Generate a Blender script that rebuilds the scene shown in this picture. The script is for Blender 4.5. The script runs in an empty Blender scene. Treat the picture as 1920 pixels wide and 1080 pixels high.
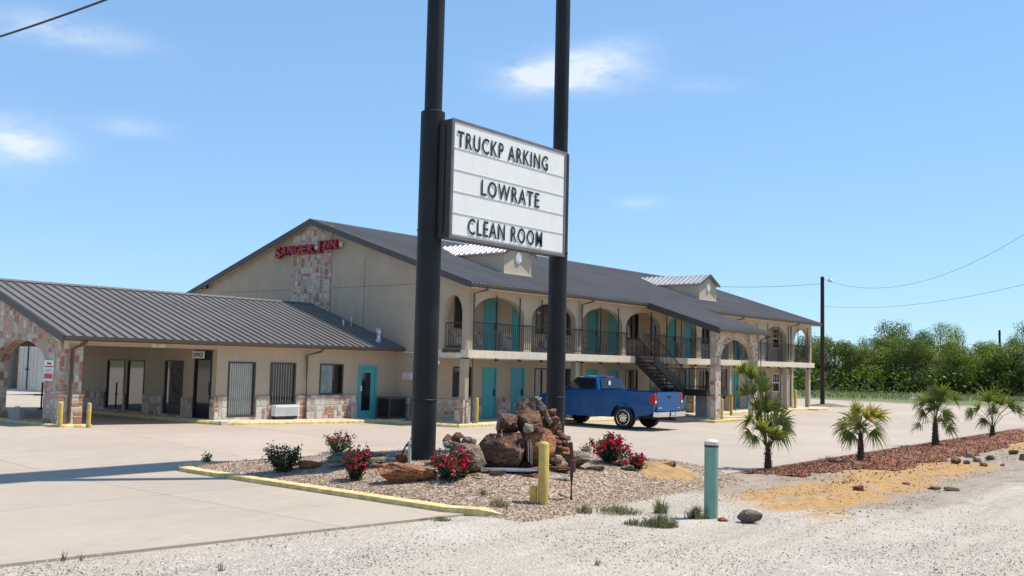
import bpy, bmesh, math, random
from mathutils import Vector, Matrix, noise
R = math.radians
random.seed(7)
scn = bpy.context.scene
COL = scn.collection

# ---------------------------------------------------------------- camera
F = 1850.0; H = 2.32
PIT, ROL, YAW = R(4.388), R(1.328), R(39.112)
FW = Vector((math.cos(YAW)*math.cos(PIT), math.sin(YAW)*math.cos(PIT), math.sin(PIT)))
RT = Vector((math.sin(YAW), -math.cos(YAW), 0)); UP = RT.cross(FW)
RR = math.cos(ROL)*RT + math.sin(ROL)*UP; UU = -math.sin(ROL)*RT + math.cos(ROL)*UP
cam = bpy.data.cameras.new('camera'); camo = bpy.data.objects.new('camera', cam); COL.objects.link(camo)
M3 = Matrix((RR, UU, -FW)).transposed()
camo.matrix_world = Matrix.Translation((0, 0, H)) @ M3.to_4x4()
cam.sensor_width = 36; cam.lens = F/1920*36; cam.clip_start = .1; cam.clip_end = 6000
scn.camera = camo
scn.render.resolution_x = 1024; scn.render.resolution_y = 576
scn.view_settings.view_transform = 'Standard'; scn.view_settings.look = 'None'
scn.view_settings.exposure = 0.45; scn.view_settings.gamma = 1

def ray(x, y): return (x-960)/F*RR - (y-540)/F*UU + FW
def hit(x, y, ax, v):
    d = ray(x, y); o = Vector((0, 0, H)); return o + d*((v-o[ax])/d[ax])
def at(x, y, depth): return Vector((0, 0, H)) + ray(x, y)*depth

# ---------------------------------------------------------------- world + sun
SUN = Vector((.36, -.245, .90)).normalized()
w = bpy.data.worlds.new("World"); scn.world = w; w.use_nodes = True
nt = w.node_tree; N = nt.nodes; L = nt.links
for n in list(N): N.remove(n)
wo = N.new('ShaderNodeOutputWorld'); bg = N.new('ShaderNodeBackground')
sky = N.new('ShaderNodeTexSky'); sky.sky_type = 'NISHITA'; sky.sun_disc = False
sky.sun_elevation = math.asin(SUN.z); sky.sun_rotation = math.atan2(SUN.x, SUN.y)
sky.air_density = 1.0; sky.dust_density = 0.0; sky.ozone_density = 1.6; sky.altitude = 200
tc = N.new('ShaderNodeTexCoord')
def wm(op, a, b=None, c=None):
    n = N.new('ShaderNodeMath'); n.operation = op
    for i, v in enumerate((a, b, c)):
        if v is None: continue
        if isinstance(v, (int, float)): n.inputs[i].default_value = v
        else: L.new(v, n.inputs[i])
    return n.outputs[0]
def wdot(vec):
    n = N.new('ShaderNodeVectorMath'); n.operation = 'DOT_PRODUCT'
    L.new(tc.outputs['Generated'], n.inputs[0]); n.inputs[1].default_value = vec; return n.outputs['Value']
nz = N.new('ShaderNodeTexNoise'); nz.inputs['Scale'].default_value = 22; nz.inputs['Detail'].default_value = 7
nz.inputs['Roughness'].default_value = .6
mp = N.new('ShaderNodeMapping'); mp.inputs['Scale'].default_value = (1, 1, 2.6)
L.new(tc.outputs['Generated'], mp.inputs[0]); L.new(mp.outputs[0], nz.inputs['Vector'])
nz2 = N.new('ShaderNodeTexNoise'); nz2.inputs['Scale'].default_value = 9; nz2.inputs['Detail'].default_value = 4
L.new(mp.outputs[0], nz2.inputs['Vector'])
clouds = None
for (px, py, wx, wy, amp) in [(1005, 142, 66, 26, 1.1), (1100, 132, 84, 30, 1.25), (1165, 90, 60, 22, .42), (1320, 160, 50, 12, .22),
                              (150, 66, 92, 20, .62), (30, 265, 62, 38, 1.0), (240, 238, 56, 14, .40),
                              (1200, 380, 34, 11, .5), (60, 40, 60, 22, .4)]:
    d = ray(px, py).normalized(); up = Vector((0, 0, 1)); rr = d.cross(up).normalized(); uu = rr.cross(d)
    a = wm('MULTIPLY', wdot(rr), F/wx); b = wm('MULTIPLY', wdot(uu), F/wy)
    a = wm('SUBTRACT', a, float(d.dot(rr))*F/wx); b = wm('SUBTRACT', b, float(d.dot(uu))*F/wy)
    r2 = wm('ADD', wm('MULTIPLY', a, a), wm('MULTIPLY', b, b))
    g = wm('EXPONENT', wm('MULTIPLY', r2, -.9))
    g = wm('MULTIPLY', g, wm('GREATER_THAN', wdot(d), .5)); g = wm('MULTIPLY', g, amp)
    clouds = g if clouds is None else wm('ADD', clouds, g)
nn = wm('ADD', wm('MULTIPLY', nz.outputs[0], 1.1), wm('MULTIPLY', nz2.outputs[0], .9))
den = wm('MULTIPLY', clouds, wm('MAXIMUM', wm('MULTIPLY', wm('SUBTRACT', nn, .66), 2.0), 0.0))
den = wm('MINIMUM', wm('MULTIPLY', den, .8), .72)
mx = N.new('ShaderNodeMix'); mx.data_type = 'RGBA'
gm = N.new('ShaderNodeGamma'); gm.inputs[1].default_value = .52; L.new(sky.outputs[0], gm.inputs[0])
tn = N.new('ShaderNodeMix'); tn.data_type = 'RGBA'; tn.blend_type = 'MULTIPLY'; tn.inputs[0].default_value = 1
L.new(gm.outputs[0], tn.inputs[6]); tn.inputs[7].default_value = (1.5, 2.18, 2.9, 1)
L.new(den, mx.inputs['Factor']); L.new(tn.outputs[2], mx.inputs[6]); mx.inputs[7].default_value = (7.2, 7.6, 8.2, 1)
L.new(mx.outputs[2], bg.inputs[0]); bg.inputs[1].default_value = .10
L.new(bg.outputs[0], wo.inputs[0])
sl = bpy.data.lights.new('sun', 'SUN'); sl.energy = 4.3; sl.angle = R(.55); sl.color = (1, .955, .88)
so = bpy.data.objects.new('sun', sl); COL.objects.link(so); so.rotation_euler = SUN.to_track_quat('Z', 'Y').to_euler()
so.location = (0, -10, 40)

# ---------------------------------------------------------------- materials
def newmat(name):
    m = bpy.data.materials.new(name); m.use_nodes = True
    n = m.node_tree.nodes; l = m.node_tree.links
    return m, n, l, n['Principled BSDF']
def ramp(n, l, src, stops, interp='LINEAR'):
    r = n.new('ShaderNodeValToRGB'); cr = r.color_ramp; cr.interpolation = interp
    while len(cr.elements) < len(stops): cr.elements.new(.5)
    for e, (p, c) in zip(cr.elements, stops): e.position = p; e.color = (*c, 1)
    l.new(src, r.inputs[0]); return r.outputs[0]
def pos(n):
    return n.new('ShaderNodeNewGeometry').outputs['Position']
def noi(n, l, sc, det=4, rough=.55, vec=None, scale3=None):
    t = n.new('ShaderNodeTexNoise'); t.inputs['Scale'].default_value = sc; t.inputs['Detail'].default_value = det
    t.inputs['Roughness'].default_value = rough
    v = vec or pos(n)
    if scale3:
        m = n.new('ShaderNodeMapping'); m.inputs['Scale'].default_value = scale3; l.new(v, m.inputs[0]); v = m.outputs[0]
    l.new(v, t.inputs['Vector']); return t.outputs[0]
def mixc(n, l, f, a, b, mode='MIX'):
    x = n.new('ShaderNodeMix'); x.data_type = 'RGBA'; x.blend_type = mode
    for i, v in ((0, f), (6, a), (7, b)):
        if isinstance(v, (int, float)): x.inputs[i].default_value = v
        elif isinstance(v, tuple): x.inputs[i].default_value = (*v, 1)
        else: l.new(v, x.inputs[i])
    return x.outputs[2]
def mth(n, l, op, a, b=None, clamp=False):
    x = n.new('ShaderNodeMath'); x.operation = op; x.use_clamp = clamp
    for i, v in enumerate((a, b)):
        if v is None: continue
        if isinstance(v, (int, float)): x.inputs[i].default_value = v
        else: l.new(v, x.inputs[i])
    return x.outputs[0]
def bump(n, l, bs, h, st=.3, dist=.02):
    b = n.new('ShaderNodeBump'); b.inputs['Strength'].default_value = st; b.inputs['Distance'].default_value = dist
    l.new(h, b.inputs['Height']); l.new(b.outputs[0], bs.inputs['Normal'])
def mat(name, c, rough=.6, var=.12, sc=3., bst=0, bsc=40., metal=0, spec=.5, island=0, dist=.01, streak=0):
    m, n, l, b = newmat(name)
    f = noi(n, l, sc, 5)
    lo = tuple(max(0, x*(1-var*1.6)) for x in c); hi = tuple(min(1, x*(1+var*1.6)) for x in c)
    col = ramp(n, l, f, [(.25, lo), (.75, hi)])
    if streak:
        g = noi(n, l, 1.0, 5, .6, scale3=(5, 5, .35))
        col = mixc(n, l, ramp(n, l, g, [(.42, (0, 0, 0)), (.75, (streak,)*3)]), col, tuple(x*.55 for x in c))
    if island:
        g = n.new('ShaderNodeNewGeometry').outputs['Random Per Island']
        v = ramp(n, l, g, [(0, (1-island,)*3), (1, (1+island*.6,)*3)])
        col = mixc(n, l, 1.0, col, v, 'MULTIPLY')
    l.new(col, b.inputs['Base Color']); b.inputs['Roughness'].default_value = rough; b.inputs['Metallic'].default_value = metal
    b.inputs['Specular IOR Level'].default_value = spec
    if bst: bump(n, l, b, noi(n, l, bsc, 4), bst, dist)
    return m
MT = {}
MT['stucco'] = mat('stucco', (.50, .405, .295), .9, .05, 1.3, .35, 60, streak=.15)
MT['stucco_pale'] = mat('stucco_pale', (.54, .45, .33), .9, .05, 1.5, .35, 60)
MT['soffit'] = mat('soffit', (.64, .56, .44), .9, .05, 2)
MT['slab'] = mat('slab', (.80, .69, .54), .85, .08, 2.5, .2, 40, streak=.25)
MT['trim'] = mat('trim', (.075, .060, .052), .5, .1, 3)
MT['pipe'] = mat('pipe', (.10, .075, .06), .5, .1, 3)
MT['teal'] = mat('teal', (.085, .40, .42), .5, .07, 2, .05, 20)
MT['iron'] = mat('iron', (.028, .022, .020), .55, .2, 8)
MT['rust_iron'] = mat('rust_iron', (.055, .028, .02), .7, .3, 5)
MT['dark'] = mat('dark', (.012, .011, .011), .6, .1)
MT['frame'] = mat('frame', (.06, .048, .04), .5, .1)
MT['whiteframe'] = mat('whiteframe', (.75, .75, .73), .5, .03)
MT['curtain'] = mat('curtain', (.42, .35, .27), .9, .1, 6)
MT['curtain_dark'] = mat('curtain_dark', (.10, .075, .06), .9, .1, 6)
MT['blind'] = mat('blind', (.80, .78, .70), .7, .06, 4)
MT['yellow'] = mat('yellow', (.60, .41, .10), .65, .14, 6, .2, 30)
MT['kerb'] = mat('kerb_paint', (.66, .515, .225), .85, .26, 7, .3, 40)
MT['green'] = mat('green_pipe', (.20, .36, .27), .45, .09, 5)
MT['pole'] = mat('pole_paint', (.009, .009, .010), .5, .45, 1.2, .05, 30, spec=.35)
MT['signwhite'] = mat('sign_face', (.82, .80, .73), .4, .03, 2, streak=.10)
MT['white'] = mat('white', (.78, .78, .76), .5, .04, 3)
MT['offwhite'] = mat('offwhite', (.62, .60, .55), .6, .08, 4)
MT['letter'] = mat('letter', (.015, .02, .022), .4, .05)
MT['red'] = mat('red_letter', (.34, .012, .022), .4, .1)
MT['redprint'] = mat('red_print', (.50, .06, .05), .5, .05)
MT['alu'] = mat('alu', (.42, .42, .41), .35, .08, 5, metal=.6)
MT['frame_grey'] = mat('sign_frame', (.16, .155, .15), .5, .15, 4)
MT['galv'] = mat('galv', (.55, .55, .56), .35, .1, 5, metal=.9)
MT['truck'] = mat('truck_paint', (.001, .085, .28), .22, .02, 2, spec=.35)
MT['truck'].node_tree.nodes['Principled BSDF'].inputs['Coat Weight'].default_value = .3
MT['truck'].node_tree.nodes['Principled BSDF'].inputs['Metallic'].default_value = .25
MT['chrome'] = mat('chrome', (.72, .72, .72), .12, .02, metal=1)
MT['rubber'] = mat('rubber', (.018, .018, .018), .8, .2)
MT['taillight'] = mat('taillight', (.45, .015, .02), .15, .05)
MT['darkglass'] = mat('darkglass', (.012, .014, .017), .06, .05, spec=.8)
MT['wood'] = mat('pole_wood', (.030, .022, .017), .9, .3, 3, .5, 20)
MT['cmu'] = mat('block', (.36, .35, .33), .9, .1, 4, .4, 40)
MT['rustwood'] = mat('rust_stake', (.10, .045, .03), .9, .3, 10, .4, 40)
MT['hose'] = mat('hose', (.02, .16, .11), .5, .1)
MT['cable'] = mat('cable', (.03, .03, .03), .6, .1)
MT['palmleaf'] = mat('palm_leaf', (.155, .195, .045), .45, .25, 2.5, island=.35)
MT['palmyellow'] = mat('palm_yellow', (.34, .31, .06), .5, .25, 2.5, island=.3)
MT['palmtrunk'] = mat('palm_trunk', (.075, .042, .025), .95, .35, 14, .6, 50)
MT['leaf'] = mat('rose_leaf', (.055, .08, .035), .5, .3, 9, island=.5)
MT['rose'] = mat('rose_flower', (.62, .012, .055), .5, .15, 9, island=.35)
MT['rose_dull'] = mat('rose_flower_dull', (.40, .03, .05), .6, .25, 9, island=.4)
MT['twig'] = mat('twig', (.09, .06, .04), .9, .2)
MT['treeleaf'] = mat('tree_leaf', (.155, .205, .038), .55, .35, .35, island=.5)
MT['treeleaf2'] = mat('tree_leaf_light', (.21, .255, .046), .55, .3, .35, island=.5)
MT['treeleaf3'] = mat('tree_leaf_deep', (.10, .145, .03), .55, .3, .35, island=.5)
MT['bark'] = mat('bark', (.10, .08, .06), .9, .3, 5)
MT['weed'] = mat('weed', (.21, .215, .13), .8, .3, 8, island=.35)
MT['drygrass'] = mat('dry_grass', (.34, .27, .14), .9, .2, 8, island=.3)
MT['water'] = mat('water', (.30, .38, .44), .05, .1, 4, .3, 18, spec=.8)
MT['terracotta'] = mat('planter', (.45, .44, .43), .8, .08, 5, .2, 40)
def leafy(k, tf):
    m = MT[k]; n = m.node_tree.nodes; l = m.node_tree.links; b = n['Principled BSDF']
    t = n.new('ShaderNodeBsdfTranslucent'); src = b.inputs['Base Color'].links[0].from_socket
    l.new(mixc(n, l, 1.0, src, (1.25, 1.25, .55), 'MULTIPLY'), t.inputs[0])
    x = n.new('ShaderNodeMixShader'); x.inputs[0].default_value = tf; l.new(b.outputs[0], x.inputs[1]); l.new(t.outputs[0], x.inputs[2])
    l.new(x.outputs[0], n['Material Output'].inputs[0])
for k, tf in (('treeleaf', .4), ('treeleaf2', .4), ('treeleaf3', .4), ('palmleaf', .4), ('palmyellow', .4), ('leaf', .3), ('weed', .35)): leafy(k, tf)
for k in ('treeleaf', 'treeleaf2', 'treeleaf3', 'palmleaf', 'palmyellow', 'leaf'):
    b = MT[k].node_tree.nodes['Principled BSDF']
    b.inputs['Specular IOR Level'].default_value = .35
    try: b.inputs['Transmission Weight'].default_value = 0
    except Exception: pass

def glassmat():
    m, n, l, b = newmat('window_glass'); n.remove(b)
    out = n['Material Output']; tr = n.new('ShaderNodeBsdfTransparent'); tr.inputs[0].default_value = (.95, .97, .96, 1)
    gl = n.new('ShaderNodeBsdfGlossy'); gl.inputs['Roughness'].default_value = .03
    fr = n.new('ShaderNodeFresnel'); fr.inputs[0].default_value = 1.45
    f = mth(n, l, 'MULTIPLY_ADD', fr.outputs[0], 1.0)
    n[f.node.name].inputs[2].default_value = .03
    x = n.new('ShaderNodeMixShader'); l.new(f, x.inputs[0]); l.new(tr.outputs[0], x.inputs[1]); l.new(gl.outputs[0], x.inputs[2])
    l.new(x.outputs[0], out.inputs[0]); return m
MT['glass'] = glassmat()
def mirrormat():
    m, n, l, b = newmat('reflective_glass')
    b.inputs['Base Color'].default_value = (.03, .035, .035, 1); b.inputs['Roughness'].default_value = .03
    b.inputs['Metallic'].default_value = 0; b.inputs['IOR'].default_value = 2.4
    return m
MT['mirror'] = mirrormat()

def stonemat(name, sc, reds):
    m, n, l, b = newmat(name)
    g = n.new('ShaderNodeNewGeometry')
    sp = n.new('ShaderNodeSeparateXYZ'); l.new(g.outputs['Position'], sp.inputs[0])
    sn = n.new('ShaderNodeSeparateXYZ'); l.new(g.outputs['True Normal'], sn.inputs[0])
    ax = mth(n, l, 'GREATER_THAN', mth(n, l, 'ABSOLUTE', sn.outputs[0]), .6)
    u = n.new('ShaderNodeMix'); l.new(ax, u.inputs[0]); l.new(sp.outputs[0], u.inputs[2]); l.new(sp.outputs[1], u.inputs[3])
    cb = n.new('ShaderNodeCombineXYZ'); l.new(u.outputs[0], cb.inputs[0]); l.new(mth(n, l, 'MULTIPLY', sp.outputs[2], 1.15), cb.inputs[1])
    U = mth(n, l, 'ADD', u.outputs[0], 300.0); V = mth(n, l, 'ADD', mth(n, l, 'MULTIPLY', sp.outputs[2], 1.0), 50.0)
    wob = noi(n, l, 3.2, 2); wob2 = noi(n, l, 2.7, 2)
    U = mth(n, l, 'ADD', U, mth(n, l, 'MULTIPLY', wob, .10)); V = mth(n, l, 'ADD', V, mth(n, l, 'MULTIPLY', wob2, .10))
    def hsh(a, b_, k):
        c_ = n.new('ShaderNodeCombineXYZ'); l.new(a, c_.inputs[0]); l.new(b_, c_.inputs[1]); c_.inputs[2].default_value = k
        w_ = n.new('ShaderNodeTexWhiteNoise'); l.new(c_.outputs[0], w_.inputs['Vector']); return w_.outputs['Value']
    def fl(a): return mth(n, l, 'FLOOR', a)
    def sel(f, a, b_):
        x = n.new('ShaderNodeMix'); l.new(f, x.inputs[0]); l.new(a, x.inputs[2]); l.new(b_, x.inputs[3]); return x.outputs[0]
    pu = fl(mth(n, l, 'DIVIDE', U, .62)); pv = fl(mth(n, l, 'DIVIDE', V, .54))
    vert = mth(n, l, 'GREATER_THAN', hsh(pu, pv, 3.3), .55)
    A = sel(vert, U, V); B = sel(vert, V, U)       # B runs along the rows, A across them
    A, B = sel(vert, V, U), sel(vert, U, V)
    row = fl(mth(n, l, 'DIVIDE', B, .135 * sc / 4.4))
    wdt = mth(n, l, 'ADD', mth(n, l, 'MULTIPLY', hsh(row, pu, 1.1), .22), .155)
    al = mth(n, l, 'DIVIDE', mth(n, l, 'ADD', A, mth(n, l, 'MULTIPLY', hsh(row, pv, 7.7), .9)), wdt); colm = fl(al)
    # pairs of rows sometimes merge into one tall block
    row2 = fl(mth(n, l, 'DIVIDE', row, 2.0)); big = mth(n, l, 'GREATER_THAN', hsh(row2, pu, 9.1), .55)
    rowm = sel(big, row, row2)
    wd2 = mth(n, l, 'ADD', mth(n, l, 'MULTIPLY', hsh(row2, pu, 2.1), .16), .18)
    al2 = mth(n, l, 'DIVIDE', mth(n, l, 'ADD', A, mth(n, l, 'MULTIPLY', hsh(row2, pv, 5.7), .9)), wd2)
    al = sel(big, al, al2); colm = fl(al)
    rnd_ = hsh(rowm, mth(n, l, 'ADD', colm, mth(n, l, 'ADD', mth(n, l, 'MULTIPLY', big, 57.0), mth(n, l, 'MULTIPLY', vert, 131.0))), 4.0)
    def edge(x): f_ = mth(n, l, 'FRACT', x); return mth(n, l, 'MINIMUM', f_, mth(n, l, 'SUBTRACT', 1.0, f_))
    hB = .135*sc/4.4
    e1 = sel(big, mth(n, l, 'MULTIPLY', edge(mth(n, l, 'DIVIDE', B, hB)), hB), mth(n, l, 'MULTIPLY', edge(mth(n, l, 'DIVIDE', B, hB*2)), hB*2))
    e2 = mth(n, l, 'MULTIPLY', edge(al), .22)
    e3 = mth(n, l, 'MULTIPLY', edge(mth(n, l, 'DIVIDE', U, .62)), .62); e4 = mth(n, l, 'MULTIPLY', edge(mth(n, l, 'DIVIDE', V, .54)), .54)
    e = mth(n, l, 'MULTIPLY', mth(n, l, 'MINIMUM', mth(n, l, 'MINIMUM', e1, e2), mth(n, l, 'MINIMUM', e3, e4)), 12.0)
    col = ramp(n, l, rnd_, [(0, (.56, .49, .38)), (.14, (.42, .36, .27)), (.26, (.62, .56, .47)), (.38, (.50, .37, .26)), (.46, (.57, .49, .38)),
                                      (.56 if reds else .64, (.44, .20, .13)), (.74 if reds else .78, (.54, .32, .23)), (.9, (.38, .175, .125))], 'CONSTANT')
    nzv = noi(n, l, 14, 5)
    col = mixc(n, l, 1.0, col, ramp(n, l, nzv, [(.2, (.72,)*3), (.8, (1.2,)*3)]), 'MULTIPLY')
    mort = ramp(n, l, e, [(.0, (1, 1, 1)), (.10, (1, 1, 1)), (.16, (0, 0, 0))])
    col = mixc(n, l, mort, col, (.50, .45, .37))
    l.new(col, b.inputs['Base Color']); b.inputs['Roughness'].default_value = .9
    hgt = mth(n, l, 'ADD', ramp(n, l, e, [(.05, (0, 0, 0)), (.22, (1, 1, 1))]), mth(n, l, 'MULTIPLY', nzv, .6))
    bump(n, l, b, hgt, .7, .03)
    return m
MT['stone'] = stonemat('stone_veneer', 4.6, True)
MT['stone_big'] = stonemat('stone_veneer_pale', 4.2, False)

def roofmat(name, c):
    m, n, l, b = newmat(name)
    f = noi(n, l, .5, 5, .6)
    col = ramp(n, l, f, [(.3, tuple(x*.86 for x in c)), (.7, tuple(x*1.12 for x in c))])
    g = noi(n, l, 3, 6, .7, scale3=(1, .25, 1))
    col = mixc(n, l, ramp(n, l, g, [(.5, (0, 0, 0)), (.8, (.35,)*3)]), col, tuple(x*1.5 for x in c))
    l.new(col, b.inputs['Base Color']); b.inputs['Roughness'].default_value = .5; b.inputs['Specular IOR Level'].default_value = .35
    return m
MT['roof'] = roofmat('roof_metal', (.17, .148, .132))
MT['roof_main'] = roofmat('roof_metal_main', (.27, .232, .205))
MT['roof_glint'] = roofmat('roof_metal_glint', (.42, .40, .40))  # roof metal paled on the dormers, sun glint put into the base colour
MT['roof_glint'].node_tree.nodes['Principled BSDF'].inputs['Roughness'].default_value = .38; MT['roof_glint'].node_tree.nodes['Principled BSDF'].inputs['Metallic'].default_value = .6

def rockmat(name, c1, c2, c3, sc=2.2):
    m, n, l, b = newmat(name)
    tcn = n.new('ShaderNodeTexCoord').outputs['Object']
    f = noi(n, l, sc, 6, .6, vec=tcn, scale3=(1, 1, 2.4)); f2 = noi(n, l, sc*6, 6, .7, vec=tcn)
    col = ramp(n, l, f, [(.28, c1), (.5, c2), (.72, c3)])
    col = mixc(n, l, 1.0, col, ramp(n, l, f2, [(.25, (.6,)*3), (.75, (1.3,)*3)]), 'MULTIPLY')
    v = n.new('ShaderNodeTexVoronoi'); v.feature = 'DISTANCE_TO_EDGE'; v.inputs['Scale'].default_value = 4.2
    wv = n.new('ShaderNodeVectorMath'); wv.operation = 'MULTIPLY_ADD'; l.new(tcn, wv.inputs[0]); wv.inputs[1].default_value = (1, 1, 1.7)
    nx = n.new('ShaderNodeTexNoise'); nx.inputs['Scale'].default_value = 3; nx.inputs['Detail'].default_value = 5; l.new(tcn, nx.inputs[0]); l.new(nx.outputs['Color'], wv.inputs[2]); l.new(wv.outputs[0], v.inputs['Vector'])
    ck = ramp(n, l, v.outputs['Distance'], [(0, (1, 1, 1)), (.035, (0, 0, 0))])
    col = mixc(n, l, mth(n, l, 'MULTIPLY', ck, .6), col, tuple(x*.35 for x in c1))
    st = noi(n, l, 1.0, 4, .6, vec=tcn, scale3=(1.5, 1.5, 16)); col = mixc(n, l, ramp(n, l, st, [(.52, (0, 0, 0)), (.66, (.45,)*3)]), col, tuple(min(1, x*1.35) for x in c3))
    l.new(col, b.inputs['Base Color']); b.inputs['Roughness'].default_value = .85
    bump(n, l, b, mth(n, l, 'SUBTRACT', mth(n, l, 'ADD', mth(n, l, 'ADD', f, f2), st), ck), 1.0, .06)
    return m
MT['rock_orange'] = rockmat('rock_orange', (.32, .10, .035), (.42, .17, .07), (.46, .26, .14))
MT['rock_brown'] = rockmat('rock_brown', (.14, .058, .03), (.28, .125, .06), (.40, .23, .135))
MT['rock_wet'] = rockmat('rock_wet', (.055, .021, .012), (.16, .060, .031), (.30, .125, .065))
MT['rock_wet'].node_tree.nodes['Principled BSDF'].inputs['Roughness'].default_value = .3
MT['rock_tan'] = rockmat('rock_tan', (.17, .11, .065), (.29, .20, .12), (.40, .30, .20))
MT['rock_gray'] = rockmat('rock_gray', (.15, .115, .085), (.25, .20, .155), (.34, .285, .225))
MT['rock_white'] = rockmat('rock_white', (.28, .235, .185), (.40, .34, .265), (.48, .42, .34))

def concmat(name='concrete', c=(.455, .37, .29)):
    m, n, l, b = newmat(name)
    f = noi(n, l, .25, 6, .6); f2 = noi(n, l, 2.2, 6, .65, scale3=(1, 3.2, 1)); f3 = noi(n, l, 60, 3)
    col = ramp(n, l, f, [(.3, tuple(x*.93 for x in c)), (.7, tuple(x*1.06 for x in c))])
    col = mixc(n, l, 1.0, col, ramp(n, l, f2, [(.25, (.93,)*3), (.7, (1.05,)*3)]), 'MULTIPLY')
    col = mixc(n, l, 1.0, col, ramp(n, l, f3, [(.2, (.95,)*3), (.8, (1.05,)*3)]), 'MULTIPLY')
    # oil spots and tar-filled hairline cracks
    v = n.new('ShaderNodeTexVoronoi'); v.inputs['Scale'].default_value = .09; v.feature = 'DISTANCE_TO_EDGE'
    wv = n.new('ShaderNodeVectorMath'); wv.operation = 'ADD'; p = pos(n); l.new(p, wv.inputs[0])
    nx = n.new('ShaderNodeTexNoise'); nx.inputs['Scale'].default_value = .6; nx.inputs['Detail'].default_value = 5; l.new(p, nx.inputs[0])
    l.new(nx.outputs['Color'], wv.inputs[1]); l.new(wv.outputs[0], v.inputs['Vector'])
    cr = ramp(n, l, v.outputs['Distance'], [(0, (1, 1, 1)), (.0012, (1, 1, 1)), (.0022, (0, 0, 0))])
    col = mixc(n, l, mth(n, l, 'MULTIPLY', cr, .35), col, (.22, .19, .16))
    # sawn joints every 4.6 m
    s = n.new('ShaderNodeSeparateXYZ'); l.new(p, s.inputs[0])
    jn = []
    cx_ = mth(n, l, 'FLOOR', mth(n, l, 'DIVIDE', mth(n, l, 'ADD', s.outputs[0], 501.3), 4.6)); cy_ = mth(n, l, 'FLOOR', mth(n, l, 'DIVIDE', mth(n, l, 'ADD', s.outputs[1], 500.35), 4.6))
    cc_ = n.new('ShaderNodeCombineXYZ'); l.new(cx_, cc_.inputs[0]); l.new(cy_, cc_.inputs[1]); wn_ = n.new('ShaderNodeTexWhiteNoise'); l.new(cc_.outputs[0], wn_.inputs['Vector'])
    col = mixc(n, l, 1.0, col, ramp(n, l, wn_.outputs['Value'], [(0, (.95, .95, .955)), (1, (1.05, 1.045, 1.03))]), 'MULTIPLY')
    tm = noi(n, l, .9, 5, .62, scale3=(.25, 2.4, 1)); tm2 = noi(n, l, .35, 3)
    col = mixc(n, l, mth(n, l, 'MULTIPLY', ramp(n, l, tm, [(.52, (0, 0, 0)), (.70, (.38,)*3)]), ramp(n, l, tm2, [(.45, (0, 0, 0)), (.6, (1, 1, 1))])), col, (.33, .275, .225))
    wt = noi(n, l, 1.6, 6, .7, scale3=(.3, 2.0, 1))
    col = mixc(n, l, ramp(n, l, wt, [(.58, (0, 0, 0)), (.74, (.4,)*3)]), col, (.58, .52, .46))
    for ax, per, off in ((0, 4.6, 1.3), (1, 4.6, .35)):
        q = mth(n, l, 'FRACT', mth(n, l, 'DIVIDE', mth(n, l, 'ADD', s.outputs[ax], off+500), per))
        q = mth(n, l, 'LESS_THAN', q, .0055)
        jn.append(q)
    for q in jn: col = mixc(n, l, mth(n, l, 'MULTIPLY', q, .75), col, (.19, .16, .135))
    sp_ = noi(n, l, 1.1, 4, .5)
    col = mixc(n, l, ramp(n, l, sp_, [(.62, (0, 0, 0)), (.76, (.38,)*3)]), col, (.29, .245, .20))
    od = noi(n, l, 5.5, 3, .5); col = mixc(n, l, ramp(n, l, od, [(.715, (0, 0, 0)), (.75, (.5,)*3)]), col, (.17, .145, .125))
    l.new(col, b.inputs['Base Color']); b.inputs['Roughness'].default_value = .85
    bump(n, l, b, f3, .12, .004)
    return m
MT['concrete'] = concmat()
MT['sidewalk'] = mat('sidewalk', (.60, .52, .43), .85, .08, 2, .15, 50)

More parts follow.
